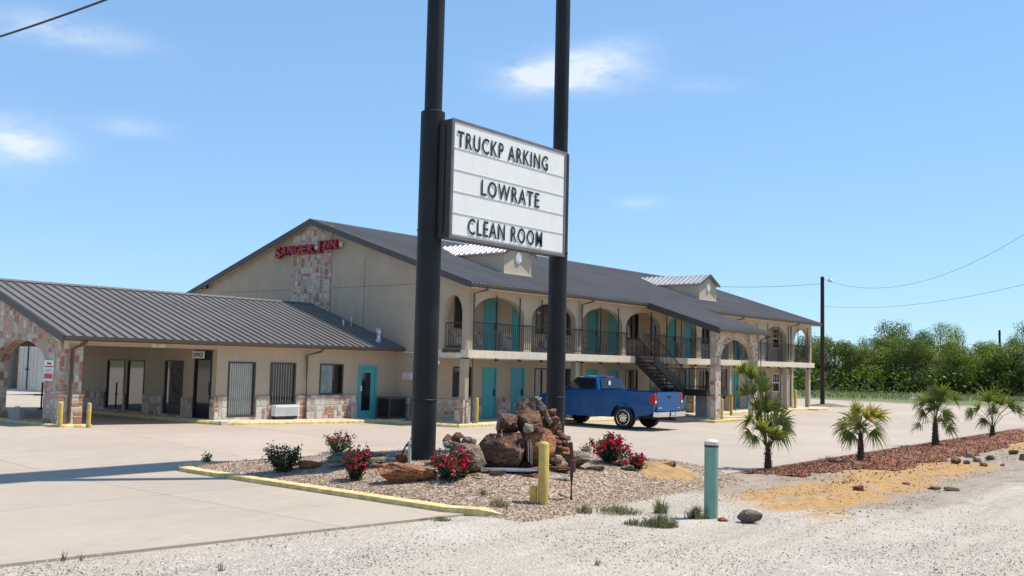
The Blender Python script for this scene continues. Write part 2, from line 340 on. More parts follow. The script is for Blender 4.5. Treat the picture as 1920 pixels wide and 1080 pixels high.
def groundmat():
    m, n, l, b = newmat('ground')
    p = pos(n); s = n.new('ShaderNodeSeparateXYZ'); l.new(p, s.inputs[0]); X, Y = s.outputs[0], s.outputs[1]
    nb = noi(n, l, .55, 5, .6); ns = noi(n, l, 4, 5, .6)
    v = n.new('ShaderNodeTexVoronoi'); v.inputs['Scale'].default_value = 26; l.new(p, v.inputs['Vector'])
    sc_ = n.new('ShaderNodeSeparateColor'); l.new(v.outputs['Color'], sc_.inputs[0])
    v2 = n.new('ShaderNodeTexVoronoi'); v2.inputs['Scale'].default_value = 60; l.new(p, v2.inputs['Vector'])
    sc2 = n.new('ShaderNodeSeparateColor'); l.new(v2.outputs['Color'], sc2.inputs[0])
    peb = ramp(n, l, sc_.outputs[0], [(0, (.26, .23, .20)), (.2, (.40, .36, .32)), (.65, (.50, .46, .415)), (1, (.64, .60, .55))])
    peb2 = ramp(n, l, sc2.outputs[1], [(0, (.24, .21, .185)), (.5, (.40, .365, .325)), (1, (.55, .51, .46))])
    grav = mixc(n, l, ramp(n, l, ns, [(.4, (0, 0, 0)), (.6, (1, 1, 1))]), peb, peb2)
    # packed, driven-over pale bands running with the road
    band = noi(n, l, .55, 6, .62, scale3=(.4, 1.5, 1))
    grav = mixc(n, l, ramp(n, l, band, [(.38, (0, 0, 0)), (.52, (.82,)*3), (.75, (.92,)*3)]), grav, ramp(n, l, noi(n, l, 7, 6, .7), [(.3, (.40, .345, .285)), (.6, (.52, .465, .405)), (.8, (.62, .58, .53))]))
    tr_ = noi(n, l, .8, 5, .6, scale3=(.22, 2.2, 1))
    grav = mixc(n, l, ramp(n, l, tr_, [(.50, (0, 0, 0)), (.64, (.6,)*3)]), grav, (.345, .305, .26))
    wh = noi(n, l, .35, 4, .6); grav = mixc(n, l, ramp(n, l, wh, [(.52, (0, 0, 0)), (.68, (.5,)*3)]), grav, (.62, .59, .55))
    def box(ch, lo, hi, soft):   # 1 inside lo..hi with soft, noisy edges
        c = mth(n, l, 'ADD', ch, mth(n, l, 'MULTIPLY', mth(n, l, 'SUBTRACT', nb, .5), soft*5))
        c = mth(n, l, 'ADD', c, mth(n, l, 'MULTIPLY', mth(n, l, 'SUBTRACT', ns, .5), soft*1.5))
        a = mth(n, l, 'DIVIDE', mth(n, l, 'SUBTRACT', c, lo), soft, True)
        d = mth(n, l, 'DIVIDE', mth(n, l, 'SUBTRACT', hi, c), soft, True)
        return mth(n, l, 'MULTIPLY', a, d)
    # grey dirt on the right
    dirt = mth(n, l, 'MULTIPLY', box(X, 16.2, 400, .8), box(Y, 4.6, 40, .8))
    dcol = ramp(n, l, noi(n, l, 1.7, 7, .72, scale3=(.6, 1.6, 1)), [(.25, (.10, .07, .05)), (.36, (.21, .165, .125)), (.5, (.31, .255, .20)), (.75, (.40, .35, .295))])
    col = mixc(n, l, mth(n, l, 'MULTIPLY', dirt, .8), grav, dcol)
    # orange sand patches
    sand = mth(n, l, 'MULTIPLY', box(X, 15.6, 29, .9), box(Y, 6.1, 8.6, .5))
    sand2 = mth(n, l, 'MULTIPLY', box(X, 33.5, 54, 1.2), box(Y, 6.6, 9.9, .7))
    sand3 = mth(n, l, 'MULTIPLY', box(X, 17.3, 20.4, .5), box(Y, 9.4, 11.6, .5))
    sm = mth(n, l, 'MAXIMUM', mth(n, l, 'MAXIMUM', sand, sand2), sand3)
    sm = mth(n, l, 'MULTIPLY', sm, ramp(n, l, noi(n, l, 1.3, 5, .6), [(.32, (.2,)*3), (.48, (1, 1, 1))]))
    scol = ramp(n, l, noi(n, l, 5, 6, .6), [(.25, (.36, .18, .055)), (.55, (.46, .28, .105)), (.8, (.52, .38, .20))])
    col = mixc(n, l, sm, col, scol)
    # grass beyond the lot
    gr = mth(n, l, 'MULTIPLY', mth(n, l, 'MAXIMUM', box(X, 78, 5000, 3), box(Y, 160, 5000, 8)), box(Y, -12, 5000, 4))
    gcol = ramp(n, l, noi(n, l, 1.2, 5), [(.3, (.10, .145, .04)), (.6, (.17, .20, .07)), (.8, (.28, .26, .13))])
    col = mixc(n, l, gr, col, gcol)
    l.new(col, b.inputs['Base Color']); b.inputs['Roughness'].default_value = .95
    hh = mth(n, l, 'ADD', v.outputs['Distance'], mth(n, l, 'MULTIPLY', ns, .8))
    bump(n, l, b, hh, .8, .03)
    return m
MT['ground'] = groundmat()

def pebmat(name, stops, sc=30, patchy=None):
    m, n, l, b = newmat(name)
    p = pos(n)
    v = n.new('ShaderNodeTexVoronoi'); v.inputs['Scale'].default_value = sc; l.new(p, v.inputs['Vector'])
    sc_ = n.new('ShaderNodeSeparateColor'); l.new(v.outputs['Color'], sc_.inputs[0])
    col = ramp(n, l, sc_.outputs[0], stops)
    if patchy:
        col = mixc(n, l, ramp(n, l, noi(n, l, 1.4, 4), [(.45, (0, 0, 0)), (.65, (.8,)*3)]), col, patchy)
    l.new(col, b.inputs['Base Color']); b.inputs['Roughness'].default_value = .95
    bump(n, l, b, v.outputs['Distance'], 1.0, .03)
    return m
MT['island'] = pebmat('island_gravel', [(0, (.13, .078, .048)), (.35, (.28, .185, .122)), (.7, (.41, .29, .20)), (1, (.58, .48, .385))], 24)
MT['mulch'] = pebmat('mulch', [(0, (.09, .022, .012)), (.4, (.22, .065, .032)), (.75, (.33, .11, .055)), (1, (.42, .19, .11))], 22, (.30, .165, .085))
def islmat(name, stops, rough=.9):
    m, n, l, b = newmat(name)
    g = n.new('ShaderNodeNewGeometry').outputs['Random Per Island']
    l.new(ramp(n, l, g, stops), b.inputs['Base Color']); b.inputs['Roughness'].default_value = rough; return m
MT['peb_white'] = islmat('loose_gravel', [(0, (.20, .17, .145)), (.2, (.36, .32, .28)), (.8, (.52, .48, .43)), (1, (.66, .63, .58))])
MT['peb_brown'] = islmat('loose_pebbles', [(0, (.12, .065, .04)), (.4, (.31, .205, .135)), (.8, (.46, .35, .26)), (1, (.66, .59, .5))])
MT['soilcrumb'] = islmat('soil_crumbs', [(0, (.16, .085, .04)), (.3, (.33, .19, .085)), (.8, (.44, .28, .14)), (1, (.42, .36, .29))])
MT['chips'] = islmat('mulch_chips', [(0, (.075, .022, .013)), (.4, (.215, .075, .04)), (.75, (.32, .135, .07)), (1, (.44, .27, .16))])

# ---------------------------------------------------------------- mesh helpers
class MB:
    def __init__(s): s.v = []; s.f = []
    def add(s, vs, fs):
        o = len(s.v); s.v += [tuple(v) for v in vs]; s.f += [tuple(i+o for i in f) for f in fs]; return s
    def box(s, x0, y0, z0, x1, y1, z1):
        if x0 > x1: x0, x1 = x1, x0
        if y0 > y1: y0, y1 = y1, y0
        if z0 > z1: z0, z1 = z1, z0
        return s.add([(x0, y0, z0), (x1, y0, z0), (x1, y1, z0), (x0, y1, z0), (x0, y0, z1), (x1, y0, z1), (x1, y1, z1), (x0, y1, z1)],
                     [(3, 2, 1, 0), (4, 5, 6, 7), (0, 1, 5, 4), (1, 2, 6, 5), (2, 3, 7, 6), (3, 0, 4, 7)])
    def hexa(s, p):   # 8 points: bottom 4 ccw, top 4
        return s.add(p, [(3, 2, 1, 0), (4, 5, 6, 7), (0, 1, 5, 4), (1, 2, 6, 5), (2, 3, 7, 6), (3, 0, 4, 7)])
    def prism(s, poly, d):  # poly: list of 3d points, extruded by vector d
        n = len(poly); d = Vector(d); a = [Vector(p) for p in poly]
        return s.add(a+[p+d for p in a], [tuple(range(n-1, -1, -1)), tuple(range(n, 2*n))]+[(i, (i+1) % n, n+(i+1) % n, n+i) for i in range(n)])
    def tube(s, pts, r, n=8, cap=True, r1=None):
        pts = [Vector(p) for p in pts]; rings = []
        for i, p in enumerate(pts):
            t = (pts[min(i+1, len(pts)-1)]-pts[max(i-1, 0)]).normalized()
            a = t.cross(Vector((0, 0, 1)))
            if a.length < 1e-3: a = Vector((1, 0, 0))
            a.normalize(); b = t.cross(a)
            rad = r if r1 is None else r+(r1-r)*i/(len(pts)-1)
            rings.append([p+a*rad*math.cos(2*math.pi*k/n)+b*rad*math.sin(2*math.pi*k/n) for k in range(n)])
        vs = [v for g in rings for v in g]; fs = []
        for i in range(len(pts)-1):
            for k in range(n):
                fs.append((i*n+k, (i+1)*n+k, (i+1)*n+(k+1) % n, i*n+(k+1) % n))
        if cap: fs += [tuple(range(n)), tuple(range((len(pts)-1)*n+n-1, (len(pts)-1)*n-1, -1))]
        return s.add(vs, fs)
    def lathe(s, c, prof, n=24, axis='Z'):  # prof: (r, h)
        c = Vector(c); vs = []; fs = []
        for r, h in prof:
            for k in range(n):
                a = 2*math.pi*k/n; x, y = r*math.cos(a), r*math.sin(a)
                vs.append(c+(Vector((x, y, h)) if axis == 'Z' else Vector((h, x, y))))
        for i in range(len(prof)-1):
            for k in range(n): fs.append((i*n+k, i*n+(k+1) % n, (i+1)*n+(k+1) % n, (i+1)*n+k))
        fs += [tuple(range(n-1, -1, -1)), tuple(range((len(prof)-1)*n, len(prof)*n))]
        return s.add(vs, fs)
    def build(s, name, m, parent=None, smooth=False, label=None, bevel=0, **tags):
        me = bpy.data.meshes.new(name)
        if parent is not None:
            r = parent
            while r.parent: r = r.parent
            off = Vector(r.location)
        else:
            xs = [v[0] for v in s.v]; ys = [v[1] for v in s.v]; zs = [v[2] for v in s.v]
            off = Vector(((min(xs)+max(xs))/2, (min(ys)+max(ys))/2, min(zs)))
        me.from_pydata([tuple(Vector(v)-off) for v in s.v], [], s.f); me.update()
        if smooth:
            me.shade_smooth(); me.set_sharp_from_angle(angle=R(38))
        me.materials.append(MT[m] if isinstance(m, str) else m)
        o = bpy.data.objects.new(name, me); COL.objects.link(o)
        if parent is not None: o.parent = parent
        else: o.location = off
        if bevel:
            b = o.modifiers.new('bevel', 'BEVEL'); b.width = bevel; b.segments = 2; b.limit_method = 'ANGLE'
        if label: o['label'] = label
        for k, v in tags.items(): o[k] = v
        return o
def tag(o, label, cat, group=None, kind=None):
    o['label'] = label; o['category'] = cat
    if group: o['group'] = group
    if kind: o['kind'] = kind
    return o
def thing(name, label, cat, loc=(0, 0, 0), group=None):
    o = bpy.data.objects.new(name, None); COL.objects.link(o); o.location = loc; o.empty_display_size = .3
    return tag(o, label, cat, group)
def struct(o): o['kind'] = 'structure'; return o
def dup(root, loc, label=None, rz=0, sc=None, group=None):
    r = root.copy(); COL.objects.link(r); r.location = loc; r.rotation_euler[2] = rz
    if sc: r.scale = sc
    if label: r['label'] = label
    if group: r['group'] = group
    for ch in list(root.children):
        c = ch.copy(); COL.objects.link(c); c.parent = r
        for g in list(ch.children):
            d = g.copy(); COL.objects.link(d); d.parent = c
    return r

def wall(mb, ax, p, th, u0, u1, z0, ztop, holes=(), arches=(), nseg=14, splits=()):
    """wall in plane ax=p (ax 0: normal X, u=Y; ax 1: normal Y, u=X), thickness th (toward + axis).
    holes: (ua,ub,za,zb); arches: (ua,ub,zbot,zspring,ztop). ztop: number or function of u."""
    zt = ztop if callable(ztop) else (lambda u: ztop)
    def P(u, z, k):
        return (p+th*k, u, z) if ax == 0 else (u, p+th*k, z)
    us = {u0, u1}; us.update(splits)
    for h in holes: us.update((h[0], h[1]))
    for a in arches:
        for i in range(nseg+1): us.add(a[0]+(a[1]-a[0])*(.5-.5*math.cos(math.pi*i/nseg)))
    us = sorted(u for u in us if u0-1e-6 <= u <= u1+1e-6)
    us = [u for i, u in enumerate(us) if i == 0 or u-us[i-1] > 1e-5]
    def az(a, u):
        t = (u-(a[0]+a[1])/2)/((a[1]-a[0])/2); return a[3]+(a[4]-a[3])*math.sqrt(max(0, 1-t*t))
    def quad(ps): mb.add(ps, [(0, 1, 2, 3)])
    for ua, ub in zip(us, us[1:]):
        um = (ua+ub)/2
        segs = [((z0, z0), (zt(ua), zt(ub)))]
        cuts = []
        for h in holes:
            if h[0] < um < h[1]: cuts.append(((h[2], h[2]), (h[3], h[3])))
        for a in arches:
            if a[0] < um < a[1]: cuts.append(((a[2], a[2]), (az(a, ua), az(a, ub))))
        cuts.sort(key=lambda c: c[0][0])
        cur = (z0, z0); out = []
        for lo, hi in cuts:
            if lo[0] > cur[0]+1e-5: out.append((cur, lo))
            cur = hi
            quad([P(ua, hi[0], 0), P(ub, hi[1], 0), P(ub, hi[1], 1), P(ua, hi[0], 1)])
            if lo[0] > z0+1e-5: quad([P(ua, lo[0], 0), P(ua, lo[0], 1), P(ub, lo[1], 1), P(ub, lo[1], 0)])
        out.append((cur, (zt(ua), zt(ub))))
        for lo, hi in out:
            for k in (0, 1): quad([P(ua, lo[0], k), P(ub, lo[1], k), P(ub, hi[1], k), P(ua, hi[0], k)])
    for h in holes:
        for u in h[:2]: quad([P(u, h[2], 0), P(u, h[2], 1), P(u, h[3], 1), P(u, h[3], 0)])
    for a in arches:
        for u in a[:2]: quad([P(u, a[2], 0), P(u, a[2], 1), P(u, a[3], 1), P(u, a[3], 0)])
    for u in (u0, u1): quad([P(u, z0, 0), P(u, z0, 1), P(u, zt(u), 1), P(u, zt(u), 0)])
    quad([P(u0, z0, 0), P(u1, z0, 0), P(u1, z0, 1), P(u0, z0, 1)])
    return mb

def textmesh(s, height, depth, sx=1., bold=0., spacing=1.):
    c = bpy.data.curves.new('lettering', 'FONT'); c.body = s; c.size = 1; c.extrude = 0; c.offset = bold; c.space_character = spacing
    c.resolution_u = 3
    o = bpy.data.objects.new('lettering_tmp', c); COL.objects.link(o)
    dg = bpy.context.evaluated_depsgraph_get(); me = bpy.data.meshes.new_from_object(o.evaluated_get(dg))
    bpy.data.objects.remove(o); bpy.data.curves.remove(c)
    ys = [v.co.y for v in me.vertices]; xs = [v.co.x for v in me.vertices]
    k = height/.729; x0 = min(xs); y0 = 0
    bm = bmesh.new(); bm.from_mesh(me); bpy.data.meshes.remove(me)
    r = bmesh.ops.extrude_face_region(bm, geom=bm.faces[:])
    for g in r['geom']:
        if isinstance(g, bmesh.types.BMVert): g.co.z += 1
    vs = [((v.co.x-x0)*k*sx, (v.co.y-y0)*k, v.co.z*depth) for v in bm.verts]; bm.verts.index_update()
    fs = [tuple(v.index for v in f.verts) for f in bm.faces]; bm.free()
    return vs, fs
def text(mb, s, o, ux, uz, height, depth, sx=1., bold=0., width=None, spacing=1.):
    """o: lower-left corner; ux: unit right vector; uz: unit up vector; extruded along normal toward viewer"""
    vs, fs = textmesh(s, height, depth, sx, bold, spacing)
    if width:
        w = max(v[0] for v in vs); vs = [(v[0]*width/w, v[1], v[2]) for v in vs]
    o = Vector(o); ux = Vector(ux); uz = Vector(uz); nrm = ux.cross(uz)
    mb.add([o+ux*v[0]+uz*v[1]+nrm*v[2] for v in vs], fs); return mb

# ---------------------------------------------------------------- heights
def sst(a, b, x):
    t = min(1, max(0, (x-a)/(b-a))); return t*t*(3-2*t)
def zg(x, y):
    f = .09+.0185*(24.4-max(13, x)) if x < 24.4 else .09*(1-sst(24.4, 34, x))
    return f*sst(18, 26, y)
ISL = [(11.55, 9.0), (11.55, 17.9), (12.4, 18.35), (16.8, 18.2), (19.6, 16.6), (21.2, 14.2), (21.3, 12.0), (20.4, 10.3), (19.0, 9.0)]
def near_edge(x): return 10.12+max(0, (11.6-x))*.155
def dist_in(poly, x, y):
    ins = False; dm = 1e9; n = len(poly)
    for i in range(n):
        x1, y1 = poly[i]; x2, y2 = poly[(i+1) % n]
        if (y1 > y) != (y2 > y) and x < (x2-x1)*(y-y1)/(y2-y1)+x1: ins = not ins
        dx, dy = x2-x1, y2-y1; t = max(0, min(1, ((x-x1)*dx+(y-y1)*dy)/(dx*dx+dy*dy)))
        dm = min(dm, math.hypot(x-x1-t*dx, y-y1-t*dy))
    return dm if ins else -dm
def hI(x, y):
    d = dist_in(ISL, x, y)
    front = sst(9.0, 10.8, y)
    return (.12*sst(-.02, .35, d)*(.25+.75*front)+.26*sst(.2, 3.0, d)*front)+.012*noise.noise(Vector((x*1.3, y*1.3, 0)))*sst(0, .5, d)
def hG(x, y):
    """open ground outside concrete"""
    z = 0
    if -2 < x < 60 and -8 < y < 12:
        z = .035*noise.noise(Vector((x*.5, y*.5, 3)))+.012*noise.noise(Vector((x*2.1, y*2.1, 7)))
        z += .05*sst(16, 18, x)*noise.noise(Vector((x*1.1, y*2.2, 11)))
        z += .13*sst(20, 22, x)*math.exp(-((y-9.1)/.75)**2)*(1-sst(52, 58, x))       # mulch ridge under the palms
        z += .10*math.exp(-((x-18.7)/1.0)**2-((y-10.2)/.8)**2)                          # sand heap by the island
        z += .07*math.exp(-((x-22.5)/1.2)**2-((y-7.9)/.5)**2)
        z += .16*math.exp(-((x-40.5)/2.2)**2-((y-9.2)/.8)**2)
        if y > near_edge(x)-.25: z = min(z, -.012)
        elif y > near_edge(x)-1.2: z = min(z, .02)
        z *= 1-sst(55, 60, x)
    return z-.003
def gz(x, y):
    z = hG(x, y)
    if y > 9.99: z = max(z, .02+zg(x, y))
    if dist_in(ISL, x, y) > 0: z = max(z, hI(x, y))
    return z
def gp(px, py, it=8):
    z = 0
    for _ in range(it):
        p = hit(px, py, 2, z); z = gz(p.x, p.y)
    p = hit(px, py, 2, z); return p
def depth_of(p): return (Vector(p)-Vector((0, 0, H))).dot(FW)
def sz(px, p): return px*depth_of(p)/F      # metres covered by px picture pixels at p

# ---------------------------------------------------------------- ground
def axis(fine0, fine1, step, far):
    a = []; x = fine0
    while x <= fine1+1e-6: a.append(x); x += step
    s = step; lo = fine0; pre = []
    while lo > -far: s *= 1.35; lo -= s; pre.append(lo)
    s = step; hi = fine1; post = []
    while hi < far: s *= 1.35; hi += s; post.append(hi)
    return pre[::-1]+a+post
def grid(xs, ys, fz, name, m, keep=None, smooth=True):
    vs = [(x, y, fz(x, y)) for y in ys for x in xs]; n = len(xs); fs = []
    for j in range(len(ys)-1):
        for i in range(n-1):
            if keep and not keep((xs[i]+xs[i+1])/2, (ys[j]+ys[j+1])/2): continue
            fs.append((j*n+i, j*n+i+1, (j+1)*n+i+1, (j+1)*n+i))
    used = sorted({i for f in fs for i in f}); mp_ = {o: k for k, o in enumerate(used)}
    mb = MB(); mb.v = [vs[i] for i in used]; mb.f = [tuple(mp_[i] for i in f) for f in fs]
    return mb.build(name, m, None, smooth)
struct(grid(axis(2, 46, .22, 3000), axis(-2, 14, .22, 3000), hG, 'ground', 'ground'))
# concrete lot: rows run from the near edge line
def near_edge(x): return 10.12+max(0, (11.6-x))*.155 if x < 11.6 else 10.12-.0*(x-11.6)
lx = [-30+i*.75 for i in range(int((118)/.75))]
ly_t = [0, .02, .05, .1, .15, .2, .25, .3, .35, .4, .45, .5, .55, .6, .65, .7, .8, .9, 1]
vs = []; fs = []; nx = len(lx)
for t in ly_t:
    for x in lx:
        y = near_edge(x)+t*(52-near_edge(x)); vs.append((x, y, .02+zg(x, y)))
for j in range(len(ly_t)-1):
    for i in range(nx-1):
        xm = (lx[i]+lx[i+1])/2; ym = (vs[j*nx+i][1])
        if xm > 76 + (ym-24)*.2: continue
        fs.append((j*nx+i, j*nx+i+1, (j+1)*nx+i+1, (j+1)*nx+i))
mb = MB(); mb.add(vs, fs)
for i in range(nx-1):
    a, b_ = vs[i], vs[i+1]; mb.add([(a[0], a[1], -.15), (b_[0], b_[1], -.15), b_, a], [(0, 1, 2, 3)])
struct(mb.build('parking_lot', 'concrete'))
struct(grid([11.5+.16*i for i in range(62)], [8.8+.16*i for i in range(61)], lambda x, y: hI(x, y)-.012 if dist_in(ISL, x, y) > -.0 else -.06,
            'gravel_bed', 'island', keep=lambda x, y: dist_in(ISL, x, y) > -.12))
# white painted parking line bits on the lot
mb = MB()
for x in (33.9, 36.5):
    mb.box(x, 17.6, .0235, x+.1, 23.0, .0245)
struct(mb.build('parking_lines', 'white'))

def kerb(pts, name, wd=.16, h=.13, mname='kerb', base=None):
    """swept kerb along pts (x,y[,ztop])"""
    mb = MB(); P = [Vector((p[0], p[1], 0)) for p in pts]
    prof = [(-wd*.62, -.06), (-wd*.55, h*.55), (-wd*.3, h*.95), (-wd*.1, h), (wd*.5, h), (wd*.5, -.06)]
    rings = []
    for i, p in enumerate(P):
        t = (P[min(i+1, len(P)-1)]-P[max(i-1, 0)]).normalized(); nrm = Vector((t.y, -t.x, 0))
        z = .02+zg(p.x, p.y) if base is None else base(p.x, p.y)
        k = pts[i][2] if len(pts[i]) > 2 else 1
        rings.append([p+nrm*a*-1+Vector((0, 0, z+b*k)) for a, b in prof])
    n = len(prof); vs = [v for r_ in rings for v in r_]; fs = []
    for i in range(len(P)-1):
        for k in range(n): fs.append((i*n+k, i*n+(k+1) % n, (i+1)*n+(k+1) % n, (i+1)*n+k))
    fs += [tuple(range(n)), tuple(range(len(vs)-1, len(vs)-n-1, -1))]
    mb.add(vs, fs); return mb.build(name, mname)
def dens(pts, st=.4):
    out = []
    for a, b in zip(pts, pts[1:]):
        n = max(1, int(math.hypot(b[0]-a[0], b[1]-a[1])/st))
        for i in range(n):
            t = i/n; out.append((a[0]+(b[0]-a[0])*t, a[1]+(b[1]-a[1])*t))
    out.append(pts[-1][:2]); return out
kp = [(11.95, 9.72, .3), (11.72, 10.05, 1)]+[(11.52, 10.5+.4*i, 1) for i in range(18)]+[(11.55, 17.7, 1), (11.75, 18.05, 1), (12.1, 18.3, .9), (12.6, 18.42, .6)]
struct(kerb(kp, 'kerb', .36, .095, base=lambda x, y: .0))
# sidewalks
mb = MB(); mb.box(25.5, 23.17, -.05, 58.8, 25.6, .135)
mb.prism([(24.75, 26.2, .135), (25.5, 23.17, .135), (25.5, 27.0, .135), (24.75, 27.05, .135)], (0, 0, -.25))
struct(mb.build('sidewalk', 'sidewalk'))
mb = MB()
xs = [18.2+.5*i for i in range(14)]
for a, b in zip(xs, xs[1:]):
    za, zb = .13+zg(a, 26.2), .13+zg(b, 26.2)
    mb.hexa([(a, 26.22, -.05), (b, 26.22, -.05), (b, 27.2, -.05), (a, 27.2, -.05), (a, 26.22, za), (b, 26.22, zb), (b, 27.2, zb), (a, 27.2, za)])
mb.box(18.1, 27.2, -.05, 18.6, 37.2, .13+zg(18.2, 30))
struct(mb.build('sidewalk', 'sidewalk'))
struct(kerb(dens([(18.05, 36.5), (18.05, 27.0), (18.25, 26.35), (18.9, 26.12), (24.7, 26.12), (24.95, 25.6), (25.35, 23.6), (25.6, 23.12)]), 'kerb', .14, .11))
struct(kerb(dens([(25.6, 23.09), (38.0, 23.09)]), 'kerb', .14, .11))
struct(kerb(dens([(43.5, 23.09), (58.9, 23.09)]), 'kerb', .14, .11))
struct(kerb(dens([(13.2, 37), (13.2, 26.8), (13.4, 26.6), (14.2, 26.6)]), 'kerb', .14, .07))
mb = MB(); mb.box(13.25, 26.65, .05, 14.2, 31.2, .31); struct(mb.build('pillar_pad', 'kerb'))
mb = MB(); mb.box(38.1, 19.75, -.05, 43.4, 20.75, .11); struct(mb.build('pillar_pad', 'kerb'))
mb = MB(); mb.box(38.1, 20.752, -.05, 43.4, 23.16, .09); struct(mb.build('sidewalk', 'sidewalk'))
mb = MB(); mb.prism([(56.2, 22.5, .09), (57.6, 22.5, .09), (57.9, 23.0, .09), (55.9, 23.0, .09)], (0, 0, -.2)); struct(mb.build('bollard_pad', 'kerb'))

# ================================================================ MOTEL
EY, EZ, SL = 23.15, 5.17, .323            # front eave edge
RY, RZ = 32.16, 5.17+.323*(32.16-23.15)
BY = RY+(RY-EY)                             # back eave
X0, X1 = 26.45, 57.9
motel = thing('motel_building', 'long two storey tan motel with arched balcony, teal doors and dark ribbed metal roof', 'motel', ((X0+X1)/2, 32, 0))
def rz(y): return EZ+SL*(y-EY) if y <= RY else EZ+SL*(BY-y)
def ztop(y): return rz(y)-.12
WZ = [27.9, 33.0, 34.85, 40.1, 42.3, 47.35, 49.45, 54.5]      # window left edges
DX = [29.62, 31.42, 36.8, 38.55, 43.97, 45.7, 51.1, 52.85]       # door left edges
GH = [(x, x+1.08, 1.0 if x != 33 and x != 34.85 else .75, 2.16) for x in WZ]; UH = [(x, x+1.08, 3.62, 4.86) for x in WZ]
DH = [(x, x+.9, .135, 2.16) for x in DX]; UD = [(x, x+.9, 2.79, 4.84) for x in DX]
EH = [(56.55, 57.6, .98, 2.10), (56.55, 57.6, 3.62, 4.82)]
mb = MB()
wall(mb, 1, 25.5, .2, X0+.25, X1-.25, .0, 5.6, holes=GH+UH+DH+UD+EH)
wall(mb, 1, 2*RY-25.7, .2, X0+.25, X1-.25, 0, 5.5)
wall(mb, 0, X0, .25, 25.5, 2*RY-25.5, 0, ztop, splits=(RY,))
wall(mb, 0, X1-.25, .25, 25.5, 2*RY-25.5, 0, ztop, splits=(RY,))
for px_, x in ((X0, X0), (X1-.25, X1-.25)):
    wall(mb, 0, x, .25, 23.6, 25.5, 2.5, ztop, arches=[(23.78, 24.68, 2.785, 4.05, 4.78)])
    wall(mb, 0, x, .25, 2*RY-25.5, 2*RY-23.6, 2.5, ztop)
# end wall jamb on the ground floor at the far end
wall(mb, 0, X1-.25, .25, 24.75, 25.5, .1, 2.5)
# balcony arcade
AR = [(26.86, 29.82), (30.29, 33.25), (33.73, 36.78), (37.1, 40.08), (40.62, 43.55), (44.05, 47.0), (47.65, 50.6), (51.45, 54.25), (55.25, 57.62)]
wall(mb, 1, 23.6, .24, X0+.25, X1-.25, 2.785, EZ+.02, arches=[(a, b, 2.785, 4.08, 4.78) for a, b in AR])
walls = mb.build('wall', 'stucco', motel)
# joints on gable
mb = MB()
mb.box(X0-.006, 25.6, 5.22, X0, RY-1.25, 5.232); mb.build('wall_joint', 'trim', motel)
mb = MB(); mb.box(X0-.006, RY+1.45, 5.22, X0, 38.6, 5.232); mb.build('wall_joint', 'trim', motel)
mb = MB()
mb.box(X0-.006, 29.0, 2.6, X0, 29.012, 6.3); mb.build('wall_joint', 'trim', motel)
# stone column on the gable
mb = MB(); wall(mb, 0, X0-.06, .058, 31.02, 33.5, 2.6, lambda y: min(7.55+.16*(1-((y-RY)/1.25)**2), ztop(y)-.04), splits=[31.2+.2*i for i in range(12)])
mb.build('stone_panel', 'stone_big', motel)
mb = MB(); wall(mb, 0, X0-.03, .028, 31.0, 33.55, 7.72, lambda y: 7.78+.1*max(0, 1-((y-RY)/1.3)**2), splits=[31.2+.2*i for i in range(12)])
mb.build('arch_trim', 'soffit', motel)
# stone dado, both storeys, between doors and under windows
mb = MB()
def spans(lo, hi, cuts):
    cur = lo; out = []
    for a, b in sorted(cuts):
        if b <= lo or a >= hi: continue
        if a > cur: out.append((cur, a))
        cur = max(cur, b)
    if cur < hi: out.append((cur, hi))
    return out
dcut = [(x-.06, x+.96) for x in DX]
for a, b in spans(X0+.02, 56.2, dcut):
    mb.box(a, 25.42, .136, b, 25.499, .93); mb.box(a, 25.42, 2.79, b, 25.499, 3.55)
mb.box(X0-.05, 25.5, .1, X0-.002, 27.05, .95)
mb.box(X0-.045, 23.585, .136, X0+.36, 23.99, 1.0)
mb.box(43.3, 23.585, .136, 43.75, 23.99, 1.0)
mb.build('stone_dado', 'stone', motel)
# ground columns
for x in (26.47, 33.32, 40.2, 43.38, 47.15, 54.35, 57.55):
    mb = MB(); mb.box(x, 23.62, .136, x+.24, 23.86, 2.5); mb.build('column', 'stucco', motel)
# balcony slab
mb = MB(); mb.box(X0-.02, 23.42, 2.5, X1+.02, 25.49, 2.78); mb.build('balcony_slab', 'slab', motel)
mb = MB(); mb.box(X0+.02, 23.62, 2.46, X1-.02, 25.48, 2.499); mb.build('walkway_ceiling', 'soffit', motel)
mb = MB(); mb.box(X0+.26, 23.85, 5.02, X1-.26, 25.49, 5.06); mb.build('balcony_ceiling', 'soffit', motel)
# railing
mb = MB(); x = X0+.4
for (a, b) in ((X0+.38, 37.3), (38.5, X1-.3)):
    mb.box(a, 23.50, 3.76, b, 23.54, 3.80); mb.box(a, 23.51, 2.88, b, 23.53, 2.91)
    x = a
    while x < b: mb.box(x, 23.513, 2.9, x+.014, 23.527, 3.77); x += .125
for x in (X0+.1, X1-.12):
    mb.box(x, 23.85, 3.74, x+.03, 24.66, 3.78); mb.box(x, 23.85, 2.86, x+.03, 24.66, 2.9)
    y = 23.9
    while y < 24.66: mb.box(x+.005, y, 2.86, x+.019, y+.014, 3.76); y += .125
mb.build('balcony_railing', 'iron', motel)
mb = MB(); mb.box(X0-.06, 23.8, 2.68, X0-.022, 24.68, 2.80); mb.build('balcony_edge_trim', 'trim', motel)
k = 0; x = 28.05
while x < X1-.3:
    if not (37.4 < x < 38.4):
        mb = MB(); mb.box(x-.018, 23.485, 2.42, x+.018, 23.52, 4.84); mb.box(x-.035, 23.4, 2.40, x+.035, 23.53, 2.47)
        mb.build('railing_post', 'iron', motel)
    x += 1.38
